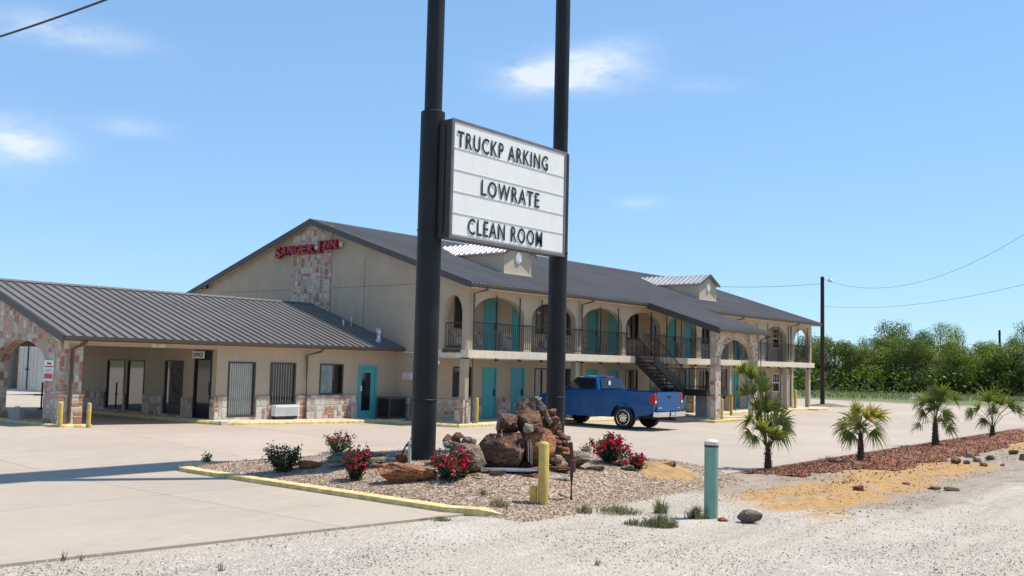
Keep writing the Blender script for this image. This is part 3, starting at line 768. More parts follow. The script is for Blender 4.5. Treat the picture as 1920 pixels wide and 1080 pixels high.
# doors
def door(x, z0, z1, y, parent=motel, handle=True):
    m_ = MB(); m_.box(x+.05, y+.05, z0, x+.85, y+.09, z1-.05)
    for (a, b, c, d) in ((.15, .42, .2, .85), (.48, .75, .2, .85), (.15, .42, 1.0, 1.8), (.48, .75, 1.0, 1.8)):
        if z0+d < z1-.1: m_.box(x+a, y+.042, z0+c, x+b, y+.05, z0+d)
    d = m_.build('door', 'teal', parent)
    m_ = MB(); m_.box(x, y-.015, z0, x+.05, y+.12, z1); m_.box(x+.85, y-.015, z0, x+.9, y+.12, z1); m_.box(x+.05, y-.014, z1-.05, x+.85, y+.12, z1)
    m_.build('door_frame', 'teal', d)
    m_ = MB(); m_.box(x+.74, y-.005, z0+.9, x+.80, y+.049, z0+1.15); m_.build('handle', 'iron', d)
    return d
for x in DX:
    door(x, .137, 2.16, 25.5); door(x, 2.79, 4.84, 25.5)
def window(x, z0, z1, y, parent=motel, w=1.08, kind='curtain', cm='curtain', fm='frame'):
    m_ = MB(); t = .05
    m_.box(x, y-.02, z0, x+t, y+.08, z1); m_.box(x+w-t, y-.02, z0, x+w, y+.08, z1)
    m_.box(x+t, y-.019, z0, x+w-t, y+.08, z0+t); m_.box(x+t, y-.019, z1-t, x+w-t, y+.08, z1)
    if kind == 'sash':
        zm = (z0+z1)/2; m_.box(x+t, y-.018, zm-.03, x+w-t, y+.07, zm+.03)
        for i in (1, 2): m_.box(x+w*i/3-.012, y, zm+.03, x+w*i/3+.012, y+.05, z1-t)
        m_.box(x+t, y, (zm+z1)/2-.012, x+w-t, y+.05, (zm+z1)/2+.012)
    elif kind == 'curtain':
        m_.box(x+w*.5-.02, y-.005, z0+t, x+w*.5+.02, y+.06, z1-t)
    f = m_.build('window', fm, parent)
    m_ = MB(); m_.add([(x+t, y+.03, z0+t), (x+w-t, y+.03, z0+t), (x+w-t, y+.03, z1-t), (x+t, y+.03, z1-t)], [(0, 1, 2, 3)])
    m_.build('pane', 'glass', f)
    m_ = MB()
    if kind == 'blind':
        n = int(w/.085)
        for i in range(n):
            xx = x+t+(w-2*t)*(i+.5)/n; m_.add([(xx-.046, y+.07, z0+t), (xx+.044, y+.10, z0+t), (xx+.044, y+.10, z1-t), (xx-.046, y+.07, z1-t)], [(0, 1, 2, 3)])
        m_.build('blind', 'blind', f)
    elif kind == 'gap_blind':
        n = int(w/.11)
        for i in range(n):
            xx = x+t+(w-2*t)*(i+.5)/n; m_.add([(xx-.032, y+.06, z0+t), (xx+.022, y+.10, z0+t), (xx+.022, y+.10, z1-t), (xx-.032, y+.06, z1-t)], [(0, 1, 2, 3)])
        m_.build('blind', 'blind', f)
    elif kind != 'sash':
        frac = .92 if kind == 'curtain' else .62
        n = 40; pts = []
        for i in range(n+1):
            xx = x+t+(w-2*t)*frac*i/n; pts.append((xx, y+.10+.018*math.sin(i*1.25)))
        for a, b in zip(pts, pts[1:]): m_.add([(a[0], a[1], z0+t), (b[0], b[1], z0+t), (b[0], b[1], z1-t), (a[0], a[1], z1-t)], [(0, 1, 2, 3)])
        m_.build('curtain', cm, f)
    m_ = MB(); m_.box(x, y+.16, z0, x+w, y+.19, z1); m_.build('unlit_room_panel', 'dark', f)  # near-black panel behind the pane, paints the shade of the unlit room
    return f
for i, h in enumerate(GH): window(h[0], h[2], h[3], 25.5, cm=('curtain_dark', 'curtain', 'curtain_dark', 'curtain', 'curtain_dark')[i % 5], kind=('half' if i in (4,) else 'curtain'))
for i, h in enumerate(UH): window(h[0], h[2], h[3], 25.5, cm=('curtain_dark', 'curtain', 'curtain_dark', 'curtain')[i % 4])
for h in EH: window(h[0], h[2], h[3], 25.5, w=1.05, kind='sash', fm='whiteframe')
mb = MB(); mb.box(X1-.30, 24.85, .14, X1-.252, 25.4, 2.05); mb.build('end_door', 'white', motel)
# roof
def rib_roof(mb, xa, xb, ya, yb, za, zb, th, sp, rw=.04, rh=.05):
    """sheet from (ya,za) low edge to (yb,zb) ridge between xa and xb, with ribs"""
    mb.hexa([(xa, ya, za-th), (xb, ya, za-th), (xb, yb, zb-th), (xa, yb, zb-th), (xa, ya, za), (xb, ya, za), (xb, yb, zb), (xa, yb, zb)])
    n = int((xb-xa)/sp); s = (xb-xa)/n
    for i in range(n+1):
        x = min(max(xa+i*s, xa+rw), xb-rw); e = -.015 if yb > ya else .015
        mb.add([(x-rw, ya+e, za), (x-rw*.4, ya+e, za+rh), (x+rw*.4, ya+e, za+rh), (x+rw, ya+e, za), (x-rw, yb, zb), (x-rw*.4, yb, zb+rh), (x+rw*.4, yb, zb+rh), (x+rw, yb, zb)],
               [(0, 1, 5, 4), (1, 2, 6, 5), (2, 3, 7, 6), (3, 2, 1, 0)])
XA, XB = 26.18, 58.25
mb = MB(); rib_roof(mb, XA, XB, EY, RY, EZ, RZ, .05, .235, .034, .055)
rib_roof(mb, XA, XB, BY, RY+.002, EZ, RZ, .05, .305)
roof = mb.build('roof', 'roof_main', motel)
mb = MB(); mb.prism([(XA-.02, RY-.2, RZ-.03), (XA-.02, RY, RZ+.055), (XA-.02, RY+.2, RZ-.03)], (XB-XA+.04, 0, 0)); mb.build('ridge_cap', 'trim', roof)
for xx in (XA-.03, XB):
    mb = MB()
    for (ya, yb) in ((EY-.02, RY), (BY+.02, RY)):
        z0 = rz(EY)+ (0 if True else 0)
        mb.hexa([(xx, ya, EZ-.20), (xx+.03, ya, EZ-.20), (xx+.03, yb, RZ-.20), (xx, yb, RZ-.20), (xx, ya, EZ+.035), (xx+.03, ya, EZ+.035), (xx+.03, yb, RZ+.04), (xx, yb, RZ+.04)])
    mb.build('fascia', 'trim', roof)
mb = MB()   # soffit boards behind the rake
mb.hexa([(XA, EY+.02, EZ-.14), (X0-.002, EY+.02, EZ-.14), (X0-.002, RY, RZ-.14), (XA, RY, RZ-.14), (XA, EY+.02, EZ-.06), (X0-.002, EY+.02, EZ-.06), (X0-.002, RY, RZ-.06), (XA, RY, RZ-.06)])
mb.hexa([(XA, BY-.02, EZ-.14), (X0-.002, BY-.02, EZ-.14), (X0-.002, RY+.01, RZ-.14), (XA, RY+.01, RZ-.14), (XA, BY-.02, EZ-.06), (X0-.002, BY-.02, EZ-.06), (X0-.002, RY+.01, RZ-.06), (XA, RY+.01, RZ-.06)])
mb.box(X0, EY+.03, EZ-.17, XB-.01, 23.598, EZ-.06)
mb.build('soffit', 'soffit', roof)
def gutter(xa, xb, y, z, parent, name='gutter'):
    m_ = MB(); m_.prism([(xa, y, z-.15), (xa, y-.10, z-.11), (xa, y-.12, z-.01), (xa, y-.105, z-.01), (xa, y-.09, z-.09), (xa, y, z-.11)], (xb-xa, 0, 0))
    return m_.build(name, 'pipe', parent)
gutter(XA, 38.2, EY+.02, EZ, motel); gutter(43.1, XB, EY+.02, EZ, motel)
def downspout(x, yw, yg, zt, zb, parent):
    m_ = MB(); m_.tube([(x+.35, yg-.05, zt-.12), (x+.33, yg-.05, zt-.2), (x, yw-.06, zt-.34), (x, yw-.06, zb+.12), (x, yw-.16, zb+.04)], .045, 6)
    return m_.build('downspout', 'pipe', parent)
for x in (26.72, 33.5, 47.4, 54.55): downspout(x, 23.52, EY, EZ, .14, motel)
# dormers
for (xa, xb) in ((31.0, 32.8), (47.58, 49.5)):
    yf = 25.65; xm = (xa+xb)/2; ze = 6.88; zp = 7.36; zb = 5.95
    mb = MB()
    mb.prism([(xa, yf, zb), (xb, yf, zb), (xb, yf, ze), (xm, yf, zp), (xa, yf, ze)], (0, .08, 0))
    yr = EY+(ze-EZ)/SL
    for x in (xa, xb-.08): mb.prism([(x, yf+.08, zb+.0), (x, yr+.3, ze), (x, yf+.08, ze)], (.08, 0, 0))
    dm = mb.build('dormer', 'stucco_pale', motel)
    mb = MB(); ov = .16; yrid = EY+(zp+.06-EZ)/SL
    s = (zp-ze)/(xm-xa)
    for sg in (-1, 1):
        xe = xm+sg*(xm-xa+.14); zee = ze-.14*s+.06
        yre = EY+(zee-EZ)/SL
        a = (xm, yf-ov, zp+.06); b_ = (xe, yf-ov, zee); c = (xe, yre, zee); d = (xm, yrid, zp+.06)
        mb.add([a, b_, c, d]+[(p[0], p[1], p[2]-.05) for p in (a, b_, c, d)], [(0, 1, 2, 3), (7, 6, 5, 4), (0, 4, 5, 1), (1, 5, 6, 2), (2, 6, 7, 3), (3, 7, 4, 0)])
        yy = yf-ov+.1
        while yy < yrid-.1:
            # rib from ridge to eave, clipped at the valley
            t = 1.0 if yy < yre else max(0, (yrid-yy)/(yrid-yre))
            if t > .05:
                x2 = xm+(xe-xm)*t; z2 = zp+.06+(zee-zp-.06)*t
                mb.add([(xm, yy-.045, zp+.062), (xm, yy-.02, zp+.10), (xm, yy+.02, zp+.10), (xm, yy+.045, zp+.062),
                        (x2, yy-.045, z2+.002), (x2, yy-.02, z2+.04), (x2, yy+.02, z2+.04), (x2, yy+.045, z2+.002)], [(0, 1, 5, 4), (1, 2, 6, 5), (2, 3, 7, 6), (4, 5, 6, 7)])
            yy += .30
    mb.build('dormer_roof', 'roof_glint', dm)
    mb = MB(); f2 = yf-ov-.02
    for sg in (-1, 1):
        xe = xm+sg*(xm-xa+.15); zee = ze-.15*s
        mb.hexa([(xm, f2, zp-.03), (xm, f2+.02, zp-.03), (xe, f2+.02, zee-.03), (xe, f2, zee-.03), (xm, f2, zp+.1), (xm, f2+.02, zp+.1), (xe, f2+.02, zee+.1), (xe, f2, zee+.1)])
    mb.build('dormer_fascia', 'trim', dm)
    mb = MB(); pts = []
    zc = 6.72
    for i in range(16):
        a = 2*math.pi*i/16; pts.append((xm+.19*math.cos(a), yf-.002, zc+.24*math.sin(a)))
    mb.prism(pts, (0, -.05, 0))
    for i in range(5):
        zz = zc-.14+.065*i; mb.box(xm-.12, yf-.075, zz, xm+.12, yf-.052, zz+.03)
    mb.build('vent', 'white', dm)
    mb = MB(); mb.box(xa-.06, yf-.07, zb+.02, xb+.06, yf-.002, zb+.075); mb.build('flashing', 'offwhite', dm)
# canopy over the stair
CX0, CX1, CYF = 38.2, 43.2, 19.62
mb = MB(); cz = EZ+SL*(CYF-EY)
rib_roof(mb, CX0, CX1, CYF, EY-.004, cz, EZ, .05, .235, .034, .055)
can = mb.build('canopy_roof', 'roof_main', motel)
mb = MB()
for xx in (CX0-.03, CX1):
    mb = MB(); mb.hexa([(xx, CYF-.02, cz-.24), (xx+.03, CYF-.02, cz-.24), (xx+.03, EY+.3, EZ-.14), (xx, EY+.3, EZ-.14), (xx, CYF-.02, cz+.035), (xx+.03, CYF-.02, cz+.035), (xx+.03, EY, EZ+.035), (xx, EY, EZ+.035)])
    mb.build('canopy_fascia', 'trim', can)
mb = MB(); mb.hexa([(CX0+.01, CYF+.05, cz-.13), (CX1-.01, CYF+.05, cz-.13), (CX1-.01, EY+.4, EZ-.02), (CX0+.01, EY+.4, EZ-.02), (CX0+.01, CYF+.05, cz-.08), (CX1-.01, CYF+.05, cz-.08), (CX1-.01, EY+.4, EZ+.03), (CX0+.01, EY+.4, EZ+.03)])
mb.build('canopy_soffit', 'soffit', can)
gutter(CX0, CX1, CYF+.02, cz, can, 'canopy_gutter')
mb = MB(); wall(mb, 1, 20.0, .26, 38.62, 42.8, .1, cz+SL*.2, arches=[(39.1, 42.32, .1, 2.75, 3.62)], nseg=20)
mb.build('stone_arch', 'stone_big', motel)
mb = MB(); mb.tube([(43.05, 19.62, cz-.1), (43.0, 19.7, cz-.25), (42.92, 19.92, cz-.35), (42.92, 19.92, .3), (42.92, 19.8, .15)], .045, 6); mb.build('downspout', 'pipe', motel)
# little floodlight and camera on the gable
mb = MB(); p = (X0, 39.6, 5.5)
mb.box(X0-.12, 39.55, 5.48, X0-.002, 39.65, 5.56); mb.lathe((X0-.2, 39.42, 5.42), [(.04, 0), (.1, .14)], 10); mb.lathe((X0-.2, 39.78, 5.42), [(.04, 0), (.1, .14)], 10)
mb.build('floodlight', 'iron', motel)
mb = MB(); mb.box(X0-.1, 24.86, 2.38, X0-.02, 24.94, 2.46); mb.tube([(X0-.08, 24.9, 2.42), (X0-.22, 24.72, 2.33), (X0-.28, 24.62, 2.30)], .055, 8); mb.build('security_camera', 'white', motel)
mb = MB(); mb.box(X0-.12, 25.95, .35, X0-.052, 26.15, 1.0); mb.tube([(X0-.06, 26.05, 1.0), (X0-.06, 26.05, 2.4)], .02, 6); mb.build('electric_meter', 'alu', motel)
mb = MB(); mb.tube([(X0-.05, 26.98, 2.68), (X0-.05, 25.6, 2.64)], .02, 6); mb.build('conduit', 'white', motel)

# ---- wall lettering on the gable
sg_ = thing('wall_sign', 'red raised sign letters reading SANGER INN on the gable stone panel', 'sign', (X0-.25, 32.5, 6.7))
def redword(s, ya, yb, z, hh, drop=()):
    m_ = MB(); n = len(s); st = (ya-yb)/n
    for i, ch in enumerate(s):
        big = i == 0; h_ = hh*1.32 if big else hh; zz = z-(hh*.30 if big else 0)+ (0 if not big else 0)
        y_ = ya-st*i
        text(m_, ch, (X0-.12, y_, zz), (0, -1, 0), (0, 0, 1), h_, .16, 1, .035, width=st*.86 if ch != 'I' else st*.34)
        if ch in 'ANRI':      # slab serifs
            wd = st*.86 if ch != 'I' else st*.34
            for (u, zc) in ((0, zz), (wd, zz)) if ch != 'I' else ((wd/2, zz), (wd/2, zz+h_-.05)):
                m_.box(X0-.285, y_-u-.09, zc-.012, X0-.12, y_-u+.09, zc+.04)
    return m_
redword('SANGER', 34.42, 31.85, 6.70, .37).build('lettering', 'red', sg_)
redword('INN', 31.6, 30.45, 6.80, .37).build('lettering', 'red', sg_)
mb = MB(); mb.box(X0-.12, 30.5, 6.92, X0-.062, 34.3, 7.0); mb.box(X0-.16, 31.66, 6.83, X0-.064, 31.92, 6.97); mb.box(X0-.18, 30.28, 6.86, X0-.062, 30.38, 7.06); mb.build('raceway', 'offwhite', sg_)

# ================================================================ OFFICE WING
WY, WE, WZ0 = 27.1, 26.62, 2.80
WRY = RY; WRZ = WZ0+SL*(WRY-WE); WBY = 2*RY-WE
XE, XW = 13.3, 18.55
office = thing('office_building', 'single storey office wing with stone dado and drive through entrance under a ribbed metal roof', 'building', (20, 32, .2))
def wz(y): return (WZ0+SL*(y-WE) if y <= WRY else WZ0+SL*(WBY-y))-.08
gf = .13+zg(20, 26.2)
WIN = [(18.98, 20.04, .40, 2.18), (20.63, 21.70, .78, 2.18), (22.75, 23.83, 1.08, 2.17)]
mb = MB()
wall(mb, 1, WY, .2, XW, X0-.003, 0, 2.9, holes=WIN+[(24.55, 25.48, .2, 2.14)])
wall(mb, 1, 2*RY-WY-.2, .2, XW, X0-.003, 0, 2.9)
EWH = [(28.95, 30.05, .38, 2.17), (31.3, 32.42, .38, 2.15), (32.58, 33.8, .38, 2.15), (27.35, 28.32, .24, 2.52)]
wall(mb, 0, XW, .2, WY+.2, 2*RY-WY-.2, 0, wz, holes=EWH, splits=(RY,))
mb.box(14.05, WY-.02, 2.56, XW, WY+.3, 2.9)            # beam
mb.box(14.05, 2*RY-WY-.3, 2.56, XW, 2*RY-WY, 2.9)
mb.build('wall', 'stucco', office)
mb = MB(); mb.box(13.9, WY+.31, 2.74, XW-.01, 2*RY-WY-.31, 2.78); mb.build('porch_ceiling', 'soffit', office)
mb = MB()
wall(mb, 0, 13.5, .45, WY-.03, 2*RY-WY+.03, .2, wz, arches=[(28.0, 31.3, .2, 1.95, 2.70), (33.02, 36.3, .2, 1.95, 2.70)], splits=(RY,))
mb.box(13.46, WY-.10, .2, 14.08, WY+.3, 2.68)
mb.build('stone_end_wall', 'stone', office)
mb = MB(); mb.box(13.42, WY-.15, .3, 14.12, WY-.08, 1.12); mb.box(13.40, WY-.16, 1.12, 14.14, WY-.06, 1.18); mb.build('stone_pier_base', 'stone_big', office)
mb = MB()
for a, b in spans(XW, 25.4, [(WIN[0][0]-.04, WIN[0][1]+.04), (24.5, 25.6)]):
    mb.box(a, WY-.07, .15, b, WY-.002, 1.05 if not (20.5 < a < 21) else 1.05)
# openings for lower windows are respected by keeping the panel below their sills
mb = MB()
for (a, b, t) in ((XW-.07, 18.94, 1.06), (18.94, 20.08, .38), (20.08, 20.6, 1.06), (20.6, 21.73, .76), (21.73, 24.5, 1.06)):
    mb.box(a, WY-.07, .15, b, WY-.002, t)
mb.build('stone_dado', 'stone_big', office); mb = MB()
for (a, b) in spans(WY+.0, 36.9, [(27.3, 28.36)]):
    t = .98
    for (c, d) in spans(a, b, [(h[0]-.03, h[1]+.03) for h in EWH[:3]]): mb.box(XW-.068, c, .15, XW-.002, d, t)
for h in EWH[:3]: mb.box(XW-.066, h[0]-.03, .15, XW-.002, h[1]+.03, h[2]-.01)
mb.build('stone_dado', 'stone_big', office)
window(WIN[0][0], WIN[0][2], WIN[0][3], WY, office, WIN[0][1]-WIN[0][0], 'blind')
window(WIN[1][0], WIN[1][2], WIN[1][3], WY, office, WIN[1][1]-WIN[1][0], 'gap_blind')
MT['bluecurtain'] = mat('blue_curtain', (.50, .60, .62), .8, .06, 6)
window(WIN[2][0], WIN[2][2], WIN[2][3], WY, office, WIN[2][1]-WIN[2][0], 'half', 'bluecurtain')
# end wall windows (facing -X) with reflecting glass
for h in EWH[:3]:
    m_ = MB(); t = .05; x = XW
    m_.box(x-.02, h[0], h[2], x+.08, h[0]+t, h[3]); m_.box(x-.02, h[1]-t, h[2], x+.08, h[1], h[3])
    m_.box(x-.019, h[0]+t, h[2], x+.08, h[1]-t, h[2]+t); m_.box(x-.019, h[0]+t, h[3]-t, x+.08, h[1]-t, h[3])
    f = m_.build('window', 'frame', office)
    m_ = MB(); m_.add([(x+.03, h[0]+t, h[2]+t), (x+.03, h[1]-t, h[2]+t), (x+.03, h[1]-t, h[3]-t), (x+.03, h[0]+t, h[3]-t)], [(0, 1, 2, 3)])
    m_.build('pane', 'mirror', f)
# office door, dark glass, facing -X
h = EWH[3]; m_ = MB(); x = XW
m_.box(x-.02, h[0], h[2], x+.1, h[0]+.07, h[3]); m_.box(x-.02, h[1]-.07, h[2], x+.1, h[1], h[3]); m_.box(x-.019, h[0]+.07, 2.2, x+.1, h[1]-.07, h[3])
f = m_.build('office_door', 'dark', office)
m_ = MB(); m_.box(x+.03, h[0]+.07, h[2], x+.06, h[1]-.07, 2.2); m_.build('pane', 'darkglass', f)
m_ = MB(); m_.box(x-.03, h[0]+.16, 1.1, x+.03, h[0]+.19, 1.5); m_.build('handle', 'alu', f)
# teal glazed door
m_ = MB(); x, z0, z1, y = 24.55, .2, 2.14, WY
m_.box(x, y-.03, z0, x+.08, y+.1, z1); m_.box(x+.85, y-.03, z0, x+.93, y+.1, z1); m_.box(x+.08, y-.029, z1-.08, x+.85, y+.1, z1)
f = m_.build('teal_door', 'teal', office)
m_ = MB(); wall(m_, 1, y+.03, .04, x+.08, x+.85, z0, z1-.08, holes=[(x+.22, x+.66, z0+.28, z1-.28)]); m_.build('door_leaf', 'teal', f)
m_ = MB(); m_.box(x+.22, y+.045, z0+.28, x+.66, y+.06, z1-.28); m_.build('pane', 'darkglass', f)
m_ = MB(); m_.box(x+.13, y-.02, 1.2, x+.19, y+.03, 1.38); m_.build('handle', 'white', f)
# roof
mb = MB(); rib_roof(mb, XE, X0-.065, WE, WRY, WZ0, WRZ, .05, .31, .036, .05); rib_roof(mb, XE, X0-.065, WBY, WRY+.002, WZ0, WRZ, .05, .235, .034, .055)
roof2 = mb.build('roof', 'roof', office)
mb = MB(); mb.prism([(XE-.02, WRY-.17, WRZ-.02), (XE-.02, WRY, WRZ+.055), (XE-.02, WRY+.17, WRZ-.02)], (X0-.06-XE, 0, 0)); mb.build('ridge_cap', 'roof', roof2)
mb = MB(); xx = XE-.03
for (ya, yb) in ((WE-.02, WRY), (WBY+.02, WRY)):
    mb.hexa([(xx, ya, WZ0-.19), (xx+.03, ya, WZ0-.19), (xx+.03, yb, WRZ-.19), (xx, yb, WRZ-.19), (xx, ya, WZ0+.04), (xx+.03, ya, WZ0+.04), (xx+.03, yb, WRZ+.04), (xx, yb, WRZ+.04)])
mb.build('fascia', 'trim', roof2)
mb = MB(); mb.box(XE+.01, WE+.02, WZ0-.14, X0-.07, WY-.002, WZ0-.07); mb.build('soffit', 'soffit', roof2)
gutter(XE, X0-.1, WE+.02, WZ0+.02, office)
m_ = MB(); m_.tube([(22.45, WE-.03, 2.68), (22.42, WE+.05, 2.58), (22.1, WY-.09, 2.45), (22.1, WY-.12, .3), (22.1, WY-.2, .24)], .045, 6); m_.build('downspout', 'pipe', office)
m_ = MB(); m_.tube([(13.95, WE-.03, 2.68), (13.9, WE+.05, 2.58), (13.72, WY-.2, 2.45), (13.72, WY-.2, .4)], .05, 6); m_.build('downspout', 'pipe', office)
m_ = MB(); m_.lathe((26.0, 29.2, wz(29.2)+.05), [(.02, 0), (.03, .35), (.05, .36), (.05, .40)], 10); m_.lathe((25.6, 29.2, wz(29.2)), [(.045, 0), (.045, .32)], 10); m_.build('vent_pipe', 'galv', roof2)
m_ = MB(); c = (25.75, 27.35, wz(27.35)+.05); m_.lathe(c, [(.15, 0), (.10, .12), (.09, .30), (.14, .32), (.15, .45), (.09, .55), (.02, .58)], 14); m_.build('turbine_vent', 'galv', roof2)
# through-wall air conditioner
m_ = MB(); m_.box(20.68, WY-.33, .40, 21.66, WY-.071, .76)
ac = m_.build('air_conditioner', 'white', office)
m_ = MB()
for i in range(5): m_.box(20.72, WY-.345, .45+i*.055, 21.62, WY-.331, .48+i*.055)
m_.build('grille', 'offwhite', ac)
m_ = MB(); m_.box(20.72, WY-.27, .30, 21.62, WY-.075, .39); m_.build('bracket', 'rustwood', ac)
# OFFICE sign above the door, clearance plate on the beam
os_ = thing('office_sign', 'small white OFFICE sign above the dark glass office door', 'sign', (XW-.1, 28, 2.3))
m_ = MB(); m_.box(XW-.09, 27.72, 2.26, XW-.05, 28.36, 2.49); m_.build('plate', 'white', os_)
m_ = MB(); text(m_, 'OFFICE', (XW-.09, 28.32, 2.31), (0, -1, 0), (0, 0, 1), .13, .006, 1, .02, width=.56); m_.build('lettering', 'letter', os_)
cs = thing('clearance_sign', 'small white clearance plate hung on the beam of the drive through', 'sign', (16.4, WY-.05, 2.55))
m_ = MB(); m_.box(16.2, WY-.07, 2.56, 16.66, WY-.03, 2.72); m_.build('plate', 'offwhite', cs)
m_ = MB(); text(m_, "11'", (16.38, WY-.07, 2.60), (1, 0, 0), (0, 0, 1), .08, .004, 1, .01); m_.build('lettering', 'letter', cs)
# notice on stone pillar, notice near the condenser
ns_ = thing('notice_board', 'narrow white and red notice board on the stone end pillar', 'sign', (13.44, 27.7, 1.55))
m_ = MB(); m_.box(13.455, 27.42, 1.54, 13.498, 27.95, 2.12); m_.build('plate', 'white', ns_)
m_ = MB(); m_.box(13.449, 27.45, 1.60, 13.455, 27.92, 1.74); m_.box(13.449, 27.45, 1.92, 13.455, 27.92, 1.96); m_.build('red_panel', 'redprint', ns_)
m_ = MB(); m_.box(13.450, 27.55, 2.0, 13.455, 27.8, 2.05)
for i in range(3): m_.box(13.451, 27.5, 1.78+.04*i, 13.455, 27.88, 1.79+.04*i)
m_.build('print', 'letter', ns_)
hs = thing('parking_notice', 'small white wall notice above the condenser unit', 'sign', (X0-.05, 26.45, 1.6))
m_ = MB(); m_.box(X0-.04, 26.2, 1.64, X0-.003, 26.68, 1.90); m_.build('plate', 'white', hs)
m_ = MB()
for s_, zz in (('TOWING', 1.82), ('WILL BE', 1.745), ('ENFORCED', 1.67)): text(m_, s_, (X0-.04, 26.62, zz), (0, -1, 0), (0, 0, 1), .045, .004, 1, .01, width=.36)
m_.build('lettering', 'redprint', hs)

# condenser
cd = thing('condenser_unit', 'dark louvred air conditioning condenser on a pallet beside the teal glazed door', 'air conditioner', (25.85, 26.65, .15))
m_ = MB()
for x in (25.45, 26.25):
    for y in (26.35, 26.95): m_.box(x-.02, y-.02, .2, x+.02, y+.02, .98)
m_.box(25.42, 26.32, .92, 26.28, 26.98, .99); m_.box(25.42, 26.32, .2, 26.28, 26.98, .26); m_.build('casing', 'pipe', cd)
m_ = MB(); m_.box(25.48, 26.37, .26, 26.22, 26.93, .92)
for i in range(16): m_.box(25.47, 26.345, .30+i*.038, 26.23, 26.365, .315+i*.038); m_.box(25.435, 26.38, .30+i*.038, 25.455, 26.92, .315+i*.038)
m_.build('grille', 'iron', cd)
m_ = MB()
for i in range(4): m_.box(25.38, 26.32+.17*i, .145, 26.3, 26.42+.17*i, .195)
m_.build('pallet', 'offwhite', cd)

# ================================================================ STAIR
st = thing('staircase', 'dark steel outdoor staircase with landing under the stone arched canopy', 'staircase', (39.8, 22.3, .1))
def flight(xa, za, xb, zb, y0, y1, n):
    m_ = MB()
    for y in (y0, y1-.06):
        m_.hexa([(xa, y, za-.34), (xa, y+.06, za-.34), (xb, y+.06, zb-.30), (xb, y, zb-.30), (xa, y, za+.02), (xa, y+.06, za+.02), (xb, y+.06, zb+.06), (xb, y, zb+.06)])
    m_.build('stringer', 'iron', st)
    m_ = MB()
    for i in range(n):
        t = (i+.5)/n; x = xa+(xb-xa)*t; z = za+(zb-za)*t-.05; m_.box(x-.15, y0+.06, z, x+.15, y1-.06, z+.05)
    m_.build('tread', 'iron', st)
def rail(pts, h, mname='iron'):
    m_ = MB(); m_.tube([(p[0], p[1], p[2]+h) for p in pts], .022, 6); m_.tube([(p[0], p[1], p[2]+.12) for p in pts], .015, 6)
    for a, b in zip(pts, pts[1:]):
        a, b = Vector(a), Vector(b); n = max(1, int((b-a).length/.13))
        for i in range(n+1):
            p = a+(b-a)*i/n; q = .02 if i in (0, n) else .009
            m_.box(p.x-q, p.y-q, p.z-.05, p.x+q, p.y+q, p.z+h)
    return m_.build('handrail', mname, st)
flight(37.6, 2.78, 40.3, 1.32, 22.42, 23.4, 9)
flight(40.35, 1.28, 38.85, .12, 22.46, 23.34, 6)
rail([(37.6, 22.44, 2.8), (40.25, 22.44, 1.38)], .86); rail([(37.6, 23.36, 2.8), (40.25, 23.36, 1.38)], .86, 'rust_iron')
rail([(40.3, 23.36, 1.34), (42.4, 23.36, 1.34), (42.4, 21.4, 1.34), (40.4, 21.4, 1.34), (40.35, 22.4, 1.34)], .95)
rail([(39.9, 22.47, 1.0), (38.9, 22.47, .2)], .7, 'rust_iron')
m_ = MB(); m_.box(40.3, 21.33, 1.06, 42.45, 23.4, 1.33); m_.build('landing', 'iron', st)
m_ = MB(); m_.tube([(42.4, 21.4, 1.1), (42.2, 21.6, .8), (41.7, 21.7, .75)], .05, 6); m_.build('brace', 'iron', st)
m_ = MB()
for i in range(5): m_.box(40.72+.004*(i % 2), 21.5, .09+i*.194, 41.4, 22.1+.004*(i % 2), .278+i*.194)
m_.build('block_pier', 'cmu', st)

# ================================================================ PYLON SIGN
PY = 14.0
ps = thing('pylon_sign', 'tall two legged roadside sign with a white changeable letter board', 'sign', (16.7, PY, .3))
for (x, r0, r1, zs) in ((14.5, .25, .183, 7.46), (18.95, .222, .178, 7.38)):
    m_ = MB(); m_.lathe((x, PY, 0), [(r1, zs-.1), (r1, 18.2)], 32); po = m_.build('pole', 'pole', ps, True)
    m_ = MB(); prof = [(r0, -.2)]
    for z in (1.55, 5.0, ): prof += [(r0, z-.02), (r0+.012, z-.012), (r0+.012, z+.012), (r0, z+.02)]
    prof += [(r0, zs), (r1-.01, zs+.04)]
    m_.lathe((x, PY, 0), prof, 32); m_.build('sleeve', 'pole', po, True)
    for p_ in (po,): pass
c0 = hit(845, 330, 1, 13.42); SX0 = c0.x; SX1 = hit(1058, 380, 1, 13.42).x; SZ0, SZ1 = 4.82, 7.25
m_ = MB(); m_.box(SX0, 13.42, SZ0, SX1, 13.77, SZ1); cab = m_.build('cabinet', 'iron', ps)
m_ = MB(); t = .05; y0 = 13.385
m_.box(SX0-.01, y0, SZ0-.01, SX0+t, 13.419, SZ1+.01); m_.box(SX1-t, y0, SZ0-.01, SX1+.01, 13.419, SZ1+.01)
m_.box(SX0+t, y0+.001, SZ0-.01, SX1-t, 13.419, SZ0+t); m_.box(SX0+t, y0+.001, SZ1-t, SX1-t, 13.419, SZ1+.01)
m_.build('frame', 'frame_grey', cab)
m_ = MB(); m_.box(SX0+t, 13.40, SZ0+t, SX1-t, 13.418, SZ1-t); m_.build('letter_panel', 'signwhite', ps)
m_ = MB(); FH = SZ1-SZ0-2*t
for fr in (.23, .42, .61, .80, .985):
    z = SZ1-t-FH*fr; m_.box(SX0+t, 13.388, z-.0025, SX1-t, 13.3995, z+.0025)
m_.build('letter_track', 'offwhite', ps)
W_ = SX1-SX0
